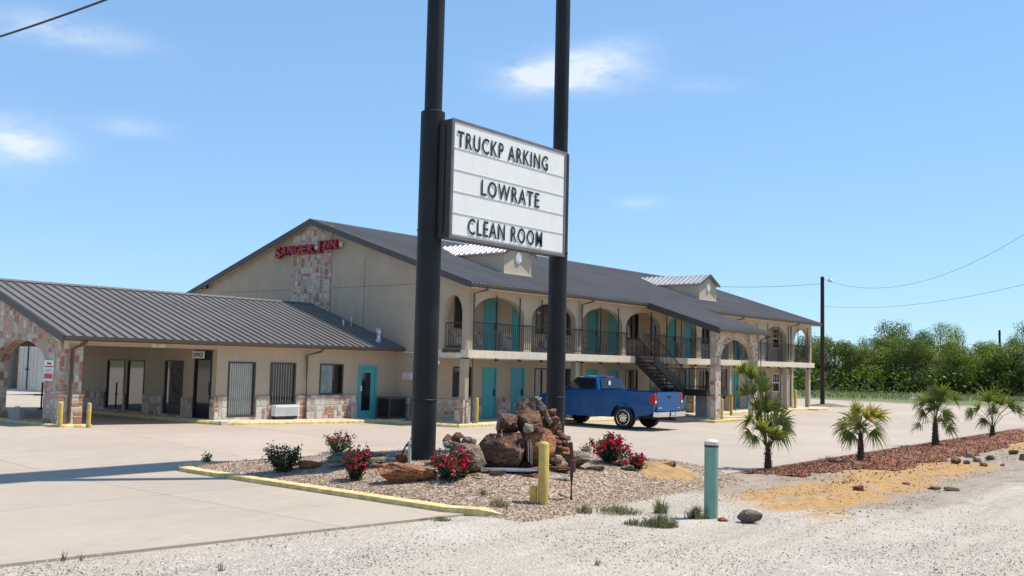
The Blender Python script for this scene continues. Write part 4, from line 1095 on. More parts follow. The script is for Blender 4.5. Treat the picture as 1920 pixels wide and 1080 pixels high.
def row(s, fx, wd, zi, hgt=.30):
    z = SZ1-t-FH*zi; m_ = MB()
    text(m_, s, (SX0+W_*fx, 13.385, z), (1, 0, 0), (0, 0, 1), hgt, .004, 1, .012, width=W_*wd, spacing=1.2)
    m_.build('lettering', 'letter', ps)
row('TRUCKP ARKING', .035, .785, .215, .345); row('LOWRATE', .235, .51, .595, .345); row('CLEAN ROOM', .135, .645, .965, .345)
m_ = MB(); m_.tube([(SX0+.05, 13.75, SZ0), (14.62, 13.9, SZ0-.15)], .03, 6); m_.tube([(SX0-.02, 13.6, SZ1-.1), (SX0-.02, 13.6, SZ0+.1)], .02, 6); m_.build('bracket', 'iron', cab)
# tall main sign cabinet far above the frame (casts the long shadow on the driveway)
m_ = MB(); m_.box(13.6, 13.8, 15.0, 19.8, 14.2, 18.0); mc = m_.build('main_cabinet', 'signwhite', ps)
m_ = MB(); m_.box(13.5, 13.77, 14.9, 19.9, 14.23, 15.0); m_.box(13.5, 13.77, 18.0, 19.9, 14.23, 18.1); m_.build('trim', 'iron', mc)

# ================================================================ BOLLARDS
def bollard(px, py, h, r, label, mname='yellow', cat='bollard', zc=None, name='bollard', group='yellow steel bollards'):
    p = gp(px, py) if zc is None else Vector((*hit(px, py, 2, zc)[:2], zc))
    m_ = MB(); m_.lathe((p.x, p.y, p.z-.05), [(r, 0), (r, h), (r*.85, h+r*.3), (r*.45, h+r*.5), (.005, h+r*.55)], 20)
    return tag(m_.build(name, mname, None, True), label, cat, group)
bollard(1018, 944, 1.0, .085, 'thick yellow bollard standing in the gravel in front of the rock fountain')
p = gp(1000, 942); m_ = MB(); m_.lathe((p.x, p.y, p.z-.03), [(.062, 0), (.066, .28), (.055, .285), (.05, .05)], 16)
tag(m_.build('pipe_stub', 'yellow', None, True), 'short open yellow pipe stub leaning beside the thick yellow bollard', 'pipe')
bollard(112, 806, .76, .06, 'yellow bollard directly in front of the stone pillar of the drive through', zc=.24)
bollard(165, 806, .76, .06, 'yellow bollard just right of the drive through stone pillar', zc=.24)
bollard(893, 799, 1.02, .065, 'yellow bollard beside the brown downspout at the near corner of the motel')
bollard(1353, 789, .98, .07, 'yellow bollard right beside the canopy stone pillar', zc=.05)
bollard(1371, 777, 1.0, .07, 'orange tinted yellow bollard behind the tall palm under the canopy arch', zc=.12)
bollard(1431, 772, 1.0, .08, 'yellow bollard right of the tall palm in front of the motel wall', zc=.12)
bollard(1491, 766, 1.1, .085, 'yellow bollard on its own painted pad at the far end of the motel', zc=.1)
p = gp(1333, 971)
m_ = MB(); m_.lathe((p.x, p.y, p.z-.05), [(.108, 0), (.108, 1.18)], 28)
gm = thing('vent_post', 'pale green pipe post with a white cap standing in white gravel', 'post', p)
m_.build('pipe', 'green', gm, True)
m_ = MB(); m_.lathe((p.x, p.y, p.z+1.13), [(.112, 0), (.112, .05), (.095, .07), (.04, .085), (.005, .088)], 28); m_.build('cap', 'offwhite', gm, True)
m_ = MB(); m_.lathe((p.x, p.y, p.z+1.095), [(.111, 0), (.111, .035)], 28); m_.build('band', 'rustwood', gm, True)
#SECTION2
# ================================================================ ROCKS
fwh = Vector((FW.x, FW.y, 0)).normalized(); rth = Vector((RT.x, RT.y, 0)).normalized(); ZU = Vector((0, 0, 1))
def rockmesh(c, sx, sy, sz_, seed, tilt=0, yaw=0, block=.5, rough=.10, sub=4):
    rnd = random.Random(seed); bm = bmesh.new(); bmesh.ops.create_icosphere(bm, subdivisions=sub, radius=1)
    pl = []
    for i in range(16):
        n = Vector((rnd.gauss(0, 1), rnd.gauss(0, 1), rnd.gauss(0, .8))).normalized(); pl.append((n, rnd.uniform(.50, .86)))
    for a in (Vector((1, 0, 0)), Vector((-1, 0, 0)), ZU, -ZU, Vector((0, 1, 0)), Vector((0, -1, 0))): pl.append(((a+Vector((rnd.gauss(0, .16), rnd.gauss(0, .16), rnd.gauss(0, .16)))).normalized(), rnd.uniform(.62, .8)))
    so_ = Vector((seed*3.1, seed*1.7, 0)); R3 = Matrix.Rotation(yaw, 3, 'Z'); T3 = Matrix.Rotation(tilt, 3, fwh)
    out = []
    for v in bm.verts:
        p = v.co.normalized()
        m_ = max(abs(p.x), abs(p.y), abs(p.z)); p = p*(1-block)+p/m_*block*.95
        for n, d in pl:
            q = p.dot(n)-d
            if q > 0: p -= n*q
        # bedding ledges and chips
        led = math.floor((p.z+.35*noise.noise(p*1.3+so_)+.25*p.x*((seed % 3)-1))*7)
        p *= 1+rough*1.3*noise.noise(p*1.5+so_)+.085*(noise.noise(Vector((led*3.7, seed, 0))))+rough*.55*noise.noise(p*5+so_)+rough*.30*noise.noise(p*12+so_)
        out.append(p)
    mx_ = max(abs(p.x) for p in out); my = max(abs(p.y) for p in out); mz = max(abs(p.z) for p in out)
    vs = []
    for p in out:
        q = Vector((p.x/mx_*sx/2, p.y/my*sy/2, p.z/mz*sz_/2)); q = R3 @ q
        q = rth*q.x+fwh*q.y+ZU*q.z; q = T3 @ q; vs.append(Vector(c)+q)
    fs = [tuple(v.index for v in f.verts) for f in bm.faces]; bm.free(); return vs, fs
rseed = [10]
def rock(name, label, px, py, wp, hp, m, D=None, th=None, tilt=0, yaw=None, block=.45, group=None, rough=.13, sub=4, cat='rock'):
    rseed[0] += 1; s_ = rseed[0]
    free = D is None
    if D is None: D = depth_of(gp(px, py+hp/2))
    c = at(px, py, D); a = wp*D/F; b_ = hp*D/F*(1.12 if free else 1)
    if free: c.z -= b_*.08
    t_ = th or a*.75
    mb = MB(); mb.add(*rockmesh(c, a, t_, b_, s_, R(tilt), yaw if yaw is not None else random.Random(s_).uniform(-.2, .2), block, rough, sub))
    return tag(mb.build(name, m, None, rough > .2), label, cat, group)
D0 = depth_of(gp(960, 876))
GF = 'rocks of the stacked rock fountain'
rock('boulder', 'large dark wet boulder at the bottom left of the rock fountain', 946, 843, 104, 72, 'rock_wet', D0+.15, 1.0, -6, 0, .55, GF)
rock('boulder', 'big rust orange block with running water at the bottom right of the rock fountain', 1009, 835, 70, 72, 'rock_orange', D0+.2, .8, 0, .3, .75, GF)
rock('boulder', 'dark boulder sticking out to the left halfway up the rock fountain', 952, 795, 50, 46, 'rock_wet', D0+.3, .7, -8, .1, .5, GF)
rock('boulder', 'broad brown boulder with light cracks in the middle of the rock fountain', 991, 788, 58, 56, 'rock_brown', D0+.35, .75, 12, .2, .5, GF)
rock('boulder', 'pale grey capstone on the upper left of the rock fountain', 982, 760, 36, 30, 'rock_gray', D0+.4, .45, -22, .1, .5, GF)
rock('flat_stone', 'thin flat stone lying on the very top of the rock fountain', 1003, 748, 27, 10, 'rock_gray', D0+.4, .3, 4, 0, .6, GF)
rock('flat_stone', 'light slanting slab just right of the rock fountain top', 1017, 765, 15, 32, 'rock_white', D0+.4, .2, -38, 0, .6, GF)
rock('flat_stone', 'long pale slanting slab on the upper right of the rock fountain', 1025, 782, 14, 36, 'rock_gray', D0+.4, .2, -24, 0, .6, GF)
rock('stone', 'white wedge stone tucked under the middle brown boulder', 990, 803, 22, 18, 'rock_white', D0-.1, .2, 15, 0, .5, GF)
rock('stone', 'dark flat stone between the middle boulder and the orange block', 1006, 806, 34, 16, 'rock_wet', D0-.02, .3, -4, 0, .5, GF)
for (x, y, w_, h_, t_) in [(1034, 774, 20, 16, 0), (1040, 786, 22, 17, 10), (1029, 794, 18, 15, 0), (1043, 798, 20, 15, -10), (1033, 806, 22, 14, 10), (1046, 810, 18, 14, 0),
                          (1038, 818, 24, 13, 15), (1054, 818, 18, 13, 20), (1046, 828, 24, 13, 5), (1059, 829, 20, 12, 25), (1043, 838, 26, 12, -5), (1059, 841, 26, 12, 10), (1047, 848, 24, 12, 0), (1066, 838, 14, 14, 30), (1064, 822, 14, 12, 30), (1022, 808, 14, 26, -28), (1016, 775, 16, 12, -10)]:
    rock('stone', 'small rust brown stone in the loose stack down the right flank of the rock fountain', x, y, w_, h_, ('rock_brown', 'rock_orange', 'rock_brown')[int(x+y) % 3], D0+.42+(850-y)*.002, w_*D0/F*1.1, t_, None, .35, GF, sub=3)
# hidden core stones that carry the stack
rock('boulder', 'dark low boulder filling the foot of the rock fountain behind the basin', 992, 862, 60, 36, 'rock_wet', D0+.35, .4, 0, 0, .4, GF)
rock('boulder', 'brown boulder behind the middle of the rock fountain, next to the right sign leg', 1018, 812, 60, 88, 'rock_brown', D0+.62, .5, -14, 0, .4, GF)
rock('boulder', 'square tan grey boulder lying at the right foot of the rock fountain', 1079, 857, 56, 34, 'rock_tan', None, .5, 0, .1, .75, 'boulders of the gravel bed')
rock('stone', 'slanting flat tan stone leaning on the right foot of the fountain', 1040, 862, 30, 20, 'rock_tan', None, .25, 28, 0, .6)
rock('stone', 'low brown stone in front of the fountain basin on the right', 1052, 877, 44, 15, 'rock_brown', None, .3, 0, 0, .5)
rock('boulder', 'rounded tan and orange boulder behind the big rose bush', 873, 858, 76, 58, 'rock_tan', None, .7, 8, .2, .35, 'boulders of the gravel bed')
Db = depth_of(gp(873, 884))
for k_, (x, y, w_, h_, t_, m_n, lb) in enumerate([(840, 824, 24, 20, 20, 'rock_brown', 'brown stone on the left end of the row topping the tan boulder'), (854, 829, 20, 14, 0, 'rock_brown', 'rusty stone second from the left on top of the tan boulder'),
                          (860, 817, 26, 14, 5, 'rock_brown', 'highest brown stone on top of the tan boulder'), (874, 826, 22, 14, -5, 'rock_gray', 'greyish stone in the middle on top of the tan boulder'),
                          (887, 828, 16, 14, -25, 'rock_tan', 'tan stone on the right end of the row topping the tan boulder')]):
    rock('stone', lb, x, y, w_, h_, m_n, Db+.1, .2, t_, None, .4, 'stones on the tan boulder', sub=3)
rock('stone', 'round cream stone peeking out above the big rose bush', 836, 833, 17, 15, 'rock_white', Db-.05, .15, 0, 0, .2, sub=3)
rock('boulder', 'long rust orange wedge slab lying in front of the left sign leg', 762, 884, 116, 36, 'rock_orange', None, .55, 9, .1, .7, 'boulders of the gravel bed')
rock('flat_stone', 'white flat stone standing behind the orange wedge slab at the left sign leg', 808, 866, 28, 9, 'rock_white', None, .15, -8, 0, .6)
rock('flat_stone', 'flat orange slab at the left end of the stone row', 578, 868, 52, 11, 'rock_orange', None, .4, 3, 0, .6)
rock('flat_stone', 'long grey slab on top of the stone row behind the rose bushes', 668, 852, 116, 13, 'rock_gray', None, .4, -3, 0, .6)
rock('flat_stone', 'grey slab under the long slab in the left half of the stone row', 638, 861, 60, 13, 'rock_gray', None, .4, 3, 0, .6)
rock('flat_stone', 'grey slab at the right end of the stone row', 700, 863, 54, 12, 'rock_tan', None, .4, -4, 0, .6)
rock('stone', 'rounded grey brown stone in front of the right end of the stone row', 704, 875, 34, 15, 'rock_tan', None, .25, -8, 0, .3)
rock('stone', 'dark pointed stone standing left of the left sign leg', 755, 856, 24, 22, 'rock_wet', None, .2, -35, 0, .4)
rock('brick_stone', 'pinkish block stone at the front left rim of the basin', 934, 886, 34, 14, 'rock_tan', None, .2, 0, 0, .85)
rock('flat_stone', 'flat tan stone lying alone in the gravel in front of the basin', 948, 914, 58, 14, 'rock_tan', None, .25, -9, .1, .7)
rock('flat_stone', 'reddish flat stone at the middle of the basin rim beside the yellow bollard', 1000, 893, 46, 12, 'rock_brown', None, .3, -3, 0, .7)
rock('flat_stone', 'dark flat stone inside the basin behind the yellow bollard', 1000, 880, 44, 9, 'rock_brown', None, .25, 0, 0, .6)
rock('flat_stone', 'low brown stone between the rose bush and the basin', 893, 890, 24, 8, 'rock_tan', None, .2, 0, 0, .6)
rock('flat_stone', 'flat pinkish stone at the right end of the basin rim', 1116, 878, 36, 11, 'rock_tan', None, .25, 0, 0, .7)
rock('flat_stone', 'rust coloured flat stone under the right rose bush', 1162, 866, 34, 10, 'rock_orange', None, .25, -4, 0, .6)
rock('flat_stone', 'light grey flat stone between the two right rose bushes', 1176, 876, 28, 9, 'rock_gray', None, .2, -8, 0, .6)
rock('stone', 'orange brown stone lying on the sand heap right of the roses', 1255, 872, 30, 14, 'rock_orange', None, .25, -12, 0, .3)
rock('boulder', 'single grey boulder in the white gravel right of the green post', 1405, 967, 42, 25, 'rock_gray', None, .3, 0, .2, .4)
rock('stone', 'small reddish stone at the foot of the green post', 1357, 974, 22, 7, 'rock_orange', None, .15, 0, 0, .4, sub=3)
for (x, y, w_, h_, m_n, lb) in [(1790, 862, 20, 14, 'rock_brown', 'dark brown stone at the left end of the rubble right of the palms'), (1818, 852, 18, 12, 'rock_white', 'white stone at the back of the rubble right of the palms'),
                                (1813, 866, 16, 9, 'rock_gray', 'low pale stone in the middle of the rubble right of the palms'), (1832, 860, 16, 14, 'rock_white', 'cream wedge stone in the middle of the rubble right of the palms'),
                                (1845, 870, 18, 9, 'rock_orange', 'orange stone at the front of the rubble right of the palms'), (1857, 857, 20, 11, 'rock_gray', 'grey stone at the right of the rubble right of the palms'),
                                (1880, 871, 9, 6, 'rock_orange', 'tiny orange stone lying alone right of the rubble'), (1899, 847, 18, 9, 'rock_brown', 'reddish stone near the right picture edge behind the rubble'),
                                (1918, 857, 12, 14, 'rock_brown', 'brown stone cut by the right picture edge')]:
    rock('stone', lb, x, y, w_, h_, m_n, None, None, 0, None, .4, 'rubble stones on the grey dirt', sub=3)
for (x, y, w_, h_) in [(1752, 915, 26, 6), (1785, 916, 30, 7), (1700, 906, 16, 4)]:
    rock('dirt_clod', 'low dark clod of earth on the sandy ground in front of the palms', x, y, w_, h_, 'rustwood', None, .25, 0, None, .2, 'dirt clods', sub=3, cat='clod')
rock('tree_stub', 'small rough brown root clump on the orange sand', 1608, 914, 22, 10, 'mulch', None, .3, 0, None, .2, None, .25, cat='root clump')

# pool of the fountain
mb = MB(); pts = []
cz_ = gp(955, 884)
for i in range(28):
    a = 2*math.pi*i/28; q = Vector((cz_.x, cz_.y, 0))+rth*math.cos(a)*.50*(1+.1*math.sin(3*a))+fwh*math.sin(a)*.22
    pts.append((q.x, q.y, hI(cz_.x, cz_.y)+.022))
mb.prism(pts, (0, 0, .02)); struct(mb.build('pool_water', 'water'))
mb = MB(); mb.add(*rockmesh(gp(1010, 897)+Vector((0, 0, .0)), .95*1.3, .22, .06, 77, 0, .05, .5)); tag(mb.build('flat_stone', 'rock_white', None, True), 'long curved pale rim stone in front of the basin', 'rock')
mb = MB()
for (x, y0_, y1_) in ((994, 824, 869), (996.5, 830, 872), (990, 828, 866), (974, 832, 860), (940, 806, 818)):
    a = at(x, y0_, D0-.3); b_ = at(x+1, y1_, D0-.34); mid = (a+b_)/2+rth*.008
    mb.tube([a, mid, b_], .0028, 5)
tag(mb.build('water_trickle', 'whiteframe'), 'thin white water trickles running down the fountain rocks', 'water', kind='stuff')

# ================================================================ PLANTS
def leafquad(mb, p, d, n, l_, w_):
    s_ = d.cross(n).normalized()*w_/2; a = p; b_ = p+d*l_*.5+s_; c = p+d*l_; e = p+d*l_*.5-s_
    mb.add([a, b_, c, e], [(0, 1, 2, 3)])
def rvec(rnd):
    while True:
        v = Vector((rnd.uniform(-1, 1), rnd.uniform(-1, 1), rnd.uniform(-1, 1)))
        if .1 < v.length < 1: return v.normalized()
def bush(px, pyb, wp, hp, nleaf, nfl, label, seed, lean=0, name='rose_bush', cat='bush', group='rose bushes in the gravel bed', topfl=0.0, lm='leaf'):
    rnd = random.Random(seed); p0 = gp(px, pyb); D = depth_of(p0); wd = wp*D/F; ht = hp*D/F
    r_ = thing(name, label, cat, p0, group)
    st_ = MB(); lf = MB(); tips = []
    ns = max(7, int(wd*26))
    for i in range(ns):
        a = rnd.uniform(0, 2*math.pi); rr = math.sqrt(rnd.uniform(.02, 1)); h_ = ht*rnd.uniform(.55, 1.0)*(1-.30*rr*rr)
        e = p0+Vector((math.cos(a)*rr*wd*.5, math.sin(a)*rr*wd*.5, h_))+rth*lean*h_
        b_ = p0+Vector((math.cos(a)*.03, math.sin(a)*.03, -.03)); m_ = (b_+e)/2+Vector((math.cos(a)*wd*.08, math.sin(a)*wd*.08, ht*.05))
        st_.tube([b_, m_, e], .007, 4, r1=.003); tips.append((b_, m_, e))
    for i in range(int(nleaf*2.3)):
        b_, m_, e = rnd.choice(tips); t = rnd.uniform(.12, 1.03)
        q = (b_*(1-t)**2+m_*2*t*(1-t)+e*t*t)+rvec(rnd)*rnd.uniform(0, .13)*(.5+wd*.7)
        if q.z < p0.z+.02: q.z = p0.z+.02+rnd.uniform(0, .04)
        leafquad(lf, q, (rvec(rnd)+Vector((0, 0, .2))).normalized(), rvec(rnd), rnd.uniform(.035, .065), rnd.uniform(.025, .042))
    st_.build('stems', 'twig', r_); lf.build('foliage', lm, r_)
    for i in range(int(nfl*1.7)):
        b_, m_, e = rnd.choice(tips); t = rnd.uniform(.55+topfl*.3, 1.08)
        q = (b_*(1-t)**2+m_*2*t*(1-t)+e*t*t)+rvec(rnd)*rnd.uniform(.02, .08)
        q -= fwh*rnd.uniform(.05, .28)*wd
        fb = MB(); R_ = rnd.uniform(.020, .036)
        for k_ in range(9):
            d = (rvec(rnd)+Vector((0, 0, .5))).normalized(); leafquad(fb, q, d, rvec(rnd), R_*1.5, R_*1.3)
        fb.build('flower', 'rose_dull' if (seed in (3, 4) and rnd.random() < .6) else 'rose', r_)
    return r_
bush(386, 869, 22, 20, 110, 0, 'tiny green shrub alone at the back left corner of the gravel bed', 1, name='shrub', group=None, lm='weed')
bush(530, 884, 64, 62, 820, 0, 'dark leafy shrub without flowers near the yellow kerb', 2, name='shrub', group=None)
bush(634, 851, 58, 44, 620, 16, 'rose bush with few red flowers standing behind the grey stone row', 3, topfl=1)
bush(662, 899, 62, 70, 900, 34, 'tall rose bush with dull red flowers in front of the stone row', 4)
bush(847, 903, 84, 70, 1300, 64, 'full rose bush covered in red flowers in front of the rounded tan boulder', 5)
bush(1143, 866, 76, 54, 1000, 60, 'bright red rose bush right of the rock fountain', 6, topfl=.6)
bush(1193, 883, 52, 36, 520, 30, 'low spreading rose bush at the right end of the gravel bed', 7, topfl=.6)
bush(1100, 852, 26, 22, 120, 0, 'pale green sprig behind the square tan boulder', 8, name='shrub', group=None, lm='weed')

def weed(px, pyb, wp, hp, n, label, seed, m='weed', group='weeds in the white gravel'):
    rnd = random.Random(seed); p0 = gp(px, pyb); D = depth_of(p0); wd = wp*D/F; ht = hp*D/F; mb = MB()
    for i in range(n):
        a = rnd.uniform(0, 6.283); rr = rnd.uniform(0, 1)**.7*wd*.5
        b_ = p0+rth*math.cos(a)*rr+fwh*math.sin(a)*rr*.7
        d = Vector((rnd.gauss(0, .28), rnd.gauss(0, .28), 1)).normalized(); l_ = ht*rnd.uniform(.35, 1)*(1-.5*rr/(wd*.5+1e-6))
        s_ = Vector((math.cos(a), math.sin(a), 0))*.006
        bend = Vector((rnd.gauss(0, .2), rnd.gauss(0, .2), 0))*l_
        t1 = b_+d*l_*.6; t2 = t1+d*l_*.4+bend
        mb.add([b_-s_-Vector((0, 0, .02)), b_+s_-Vector((0, 0, .02)), t1+s_*.7, t1-s_*.7, t2], [(0, 1, 2, 3), (3, 2, 4)])
        if rnd.random() < .6: leafquad(mb, t1, rvec(rnd), rvec(rnd), .03, .012)
    return tag(mb.build('weed_clump', m), label, 'weed', group)
weed(1240, 988, 66, 42, 420, 'bushy grey green weed clump left of the green post', 21)
weed(1238, 962, 26, 44, 160, 'taller upright green weed behind the bushy clump', 22)
weed(1160, 962, 90, 26, 300, 'wide thin patch of yellow green weeds between bollard and green post', 23)
weed(1096, 960, 36, 24, 110, 'dry brown weed tuft right of the rusty stake', 24, 'drygrass')
weed(1190, 985, 50, 22, 130, 'short weed tuft at the front of the yellow green patch', 25)
weed(1305, 972, 44, 38, 220, 'dry brown weed behind the foot of the green post', 26, 'drygrass')
weed(826, 976, 40, 12, 130, 'flat grass tuft on the edge of the concrete driveway', 27)
weed(935, 948, 40, 26, 120, 'dry grass at the end of the yellow kerb', 28, 'drygrass')
weed(118, 1050, 8, 34, 9, 'sparse weed stalks at the driveway edge on the far left', 29)
weed(152, 1048, 8, 30, 9, 'second sparse weed stalk at the driveway edge, right of the far left one', 30)
weed(415, 1070, 14, 34, 12, 'thin weed stalks in the white gravel at the bottom left', 31)
weed(1120, 1060, 14, 24, 14, 'small weed sprouts at the bottom middle of the gravel', 32)
weed(895, 955, 30, 12, 70, 'short weeds in front of the yellow kerb end', 33)
weed(905, 930, 30, 22, 60, 'thin dry weeds inside the gravel bed near the kerb end', 34, 'drygrass')
weed(1555, 864, 40, 16, 90, 'dark tuft of grass on the lot edge left of the short bright palm', 35)
p = gp(1250, 884); MT['sand'] = mat('sand_orange', (.42, .26, .11), .95, .24, 2.5, .9, 18, dist=.03)
def hs(x, y):
    r2 = ((x-p.x)/.75)**2+((y-p.y)/.65)**2
    return max(hI(x, y) if dist_in(ISL, x, y) > 0 else .0, hG(x, y))-.05+.20*math.exp(-r2*1.6)+.05*noise.noise(Vector((x*3, y*3, 2)))+.03*noise.noise(Vector((x*8, y*8, 2)))
struct(grid([p.x-1.3+.05*i for i in range(53)], [p.y-1.1+.05*i for i in range(45)], hs, 'sand_heap', 'sand', keep=lambda x, y: ((x-p.x)/1.0)**2+((y-p.y)/.85)**2 < 1+.5*noise.noise(Vector((x*2, y*2, 0)))))
# stake and hoses
p = gp(1071, 936); mb = MB(); D = depth_of(p)
mb.tube([p-ZU*.1, p+ZU*.45, p+ZU*.62+rth*.01, at(1070, 829, D)], .035, 6); mb.tube([at(1074, 862, D), at(1074, 884, D)], .05, 6)
tag(mb.build('rusty_stake', 'rustwood'), 'rusty dark stake standing in the gravel behind the yellow bollard', 'stake')
mb = MB(); mb.tube([gp(x, y)+ZU*.03 for x, y in ((984, 902), (992, 911), (1003, 914), (1018, 917), (1034, 922), (1048, 929), (1062, 936))], .013, 6)
tag(mb.build('garden_hose', 'hose'), 'green hose lying in the gravel behind the yellow bollard', 'hose')
mb = MB(); mb.tube([gp(x, y)+ZU*.02 for x, y in ((876, 897), (900, 900), (930, 906), (955, 909), (985, 905))], .016, 6)
tag(mb.build('garden_hose', 'cable'), 'dark hose lying along the front rim of the basin', 'hose')
p = gp(768, 868); mb = MB(); D = depth_of(p); cr = thing('conduit_riser', 'thin pale conduit post with a dark cable left of the left sign leg', 'conduit', p)
mb.tube([p-ZU*.05, at(768, 826, D)], .035, 8); mb.build('post', 'offwhite', cr)
mb = MB(); mb.tube([at(752, 862, D), at(756, 846, D), at(762, 834, D), at(770, 826, D+.02), at(773, 815, D+.1)], .017, 6); mb.tube([at(762, 835, D), at(772, 834, D)], .03, 6); mb.build('cable', 'cable', cr)

# ================================================================ PALMS
def palm(px, pyb, trunk_px, trunk_w, leaves, label, seed, crown_px):
    """leaves: (dx px, py of leaf hub, radius px, tilt deg (0 up, + right), openness)"""
    rnd = random.Random(seed); p0 = gp(px, pyb); D = depth_of(p0)-.0; k = D/F
    r_ = thing('fan_palm', label, 'palm', p0, 'young fan palms in the mulch strip')
    th = trunk_px*k; tw = trunk_w*k/2
    mb = MB(); prof = []; nr = 16
    for i in range(nr+1):
        t = i/nr; rr = tw*(1.05-.50*t)*(1+.14*(i % 2)); prof.append((rr, -.08+(th+.08)*t))
    mb.lathe(p0, prof+[(tw*.3, th+.05)], 12)
    for i in range(70):
        a = rnd.uniform(0, 6.28); z = rnd.uniform(0, th); rr = tw*(1.2-.4*z/th)
        d = Vector((math.cos(a)*.6, math.sin(a)*.6, 1)).normalized(); leafquad(mb, p0+Vector((math.cos(a)*rr*.85, math.sin(a)*rr*.85, z)), d, Vector((math.cos(a), math.sin(a), 0)), .10, .02)
    mb.build('trunk', 'palmtrunk', r_, False)
    top = p0+ZU*th
    leaves = leaves+[(dx*.8+rnd.uniform(-7, 7), hy+rnd.uniform(-9, 9), rad*rnd.uniform(.7, .95), tilt+rnd.uniform(-22, 22), opn*.9, col) for (dx, hy, rad, tilt, opn, col) in (leaves[::3] if px < 1500 else leaves[::2])]
    for li, (dx, hy, rad, tilt, opn, col) in enumerate(leaves):
        q = at(px+dx, hy, D)+fwh*rnd.uniform(-.30, .30)*min(1, abs(dx)/20+.5)
        if px < 1500 and abs(tilt) > 50: rad *= .72
        L_ = rad*k; mid = (top+q)/2+ZU*.12*(q-top).length-(q-top)*.05
        pet = MB(); pet.tube([top+Vector((rnd.gauss(0, .02), rnd.gauss(0, .02), -.04)), mid, q], .011, 5, r1=.007)
        d = (rth*math.sin(R(tilt))+ZU*math.cos(R(tilt))+fwh*rnd.uniform(-.45, .45)).normalized()
        vn = (-fwh*.8+rvec(rnd)*.9+ZU*.3).normalized(); s_ = d.cross(vn).normalized(); vn = s_.cross(d)
        lf = MB(); ns = 24; span = R(opn)
        for i in range(ns):
            a = -span+2*span*(i+.5)/ns+rnd.gauss(0, .03)
            sd = d*math.cos(a)+s_*math.sin(a)+vn*.10*((i % 2)*2-1)+vn*.25*math.cos(a)
            sd.normalize(); ln = L_*(1-.28*(abs(a)/span)**2)*rnd.uniform(.74, 1.15)
            w0 = ln*.034; sv = sd.cross(vn).normalized(); pts = []
            dr = .42*rnd.uniform(.4, 1.7)*(.25+abs(math.sin(a+R(tilt))))
            for j, t in enumerate((0, .3, .6, .85, 1)):
                c = q+sd*ln*t+Vector((0, 0, -dr*ln*t*t*t)); ww = w0*(.35, 1, .85, .45, .05)[j]
                pts += [c-sv*ww, c+sv*ww]
            lf.add(pts, [(0, 1, 3, 2), (2, 3, 5, 4), (4, 5, 7, 6), (6, 7, 9, 8)])
        fr = lf.build('frond', 'palmyellow' if col else 'palmleaf', r_); pet.build('stalk', 'palmleaf', fr)
    return r_
palm(1440, 881, 38, 15, [(-44, 700, 42, -18, 62, 0), (-30, 712, 46, 8, 50, 0), (-38, 742, 42, -25, 70, 0), (-14, 722, 44, 14, 60, 0), (-20, 760, 46, -10, 80, 0), (4, 750, 40, 15, 60, 0), (-34, 786, 44, -80, 85, 0), (-10, 792, 40, -120, 90, 0),
                         (12, 772, 42, 10, 75, 0), (24, 792, 46, 60, 80, 0), (30, 806, 40, 100, 90, 0), (0, 800, 44, -20, 110, 0), (-28, 812, 38, -120, 90, 0), (18, 818, 36, 140, 90, 0), (-6, 735, 40, -5, 60, 0), (-22, 785, 46, -14, 55, 0), (-12, 812, 46, -6, 60, 0), (0, 776, 46, 4, 50, 0), (8, 826, 44, 22, 60, 0), (-28, 742, 44, -10, 50, 0), (13, 796, 50, 26, 60, 0), (-8, 766, 44, -8, 50, 0)],
     'tallest fan palm of the row, with upright fronds, nearest to the green post', 41, 0)
palm(1614, 867, 52, 14, [(-14, 792, 44, -45, 80, 1), (-26, 800, 36, -95, 90, 0), (-4, 780, 40, -12, 85, 1), (12, 786, 38, 22, 80, 1), (24, 782, 38, 42, 65, 1), (30, 798, 30, 95, 85, 0), (-2, 802, 38, 0, 140, 0), (14, 806, 32, 130, 90, 0), (-16, 812, 28, -140, 90, 0), (-10, 776, 36, -30, 60, 1)],
     'short bright yellow green fan palm, second from the left in the row', 42, 0)
palm(1754, 836, 44, 14, [(-30, 752, 32, -60, 80, 0), (-10, 746, 34, -10, 80, 0), (16, 742, 34, 25, 75, 0), (34, 750, 26, 50, 70, 0), (0, 766, 34, 0, 120, 0), (-18, 774, 28, -110, 90, 0), (22, 778, 28, 100, 90, 0), (-26, 796, 22, -120, 90, 0), (20, 800, 22, 120, 90, 0), (6, 790, 26, 30, 120, 0), (-6, 758, 36, -8, 60, 0), (9, 756, 36, 12, 60, 0), (-2, 742, 32, 2, 55, 0)],
     'bushy dark fan palm, third from the left in the row', 43, 0)
palm(1861, 824, 24, 12, [(-40, 770, 20, -110, 80, 0), (-14, 752, 34, -20, 75, 0), (8, 750, 34, 15, 75, 0), (26, 762, 28, 60, 80, 0), (42, 768, 22, 100, 80, 0), (-26, 766, 24, -70, 80, 0), (2, 772, 28, 0, 120, 0), (-8, 786, 20, -150, 80, 0), (-4, 756, 34, -6, 60, 0), (10, 760, 32, 14, 60, 0)],
     'slender fan palm, rightmost in the row', 44, 0)

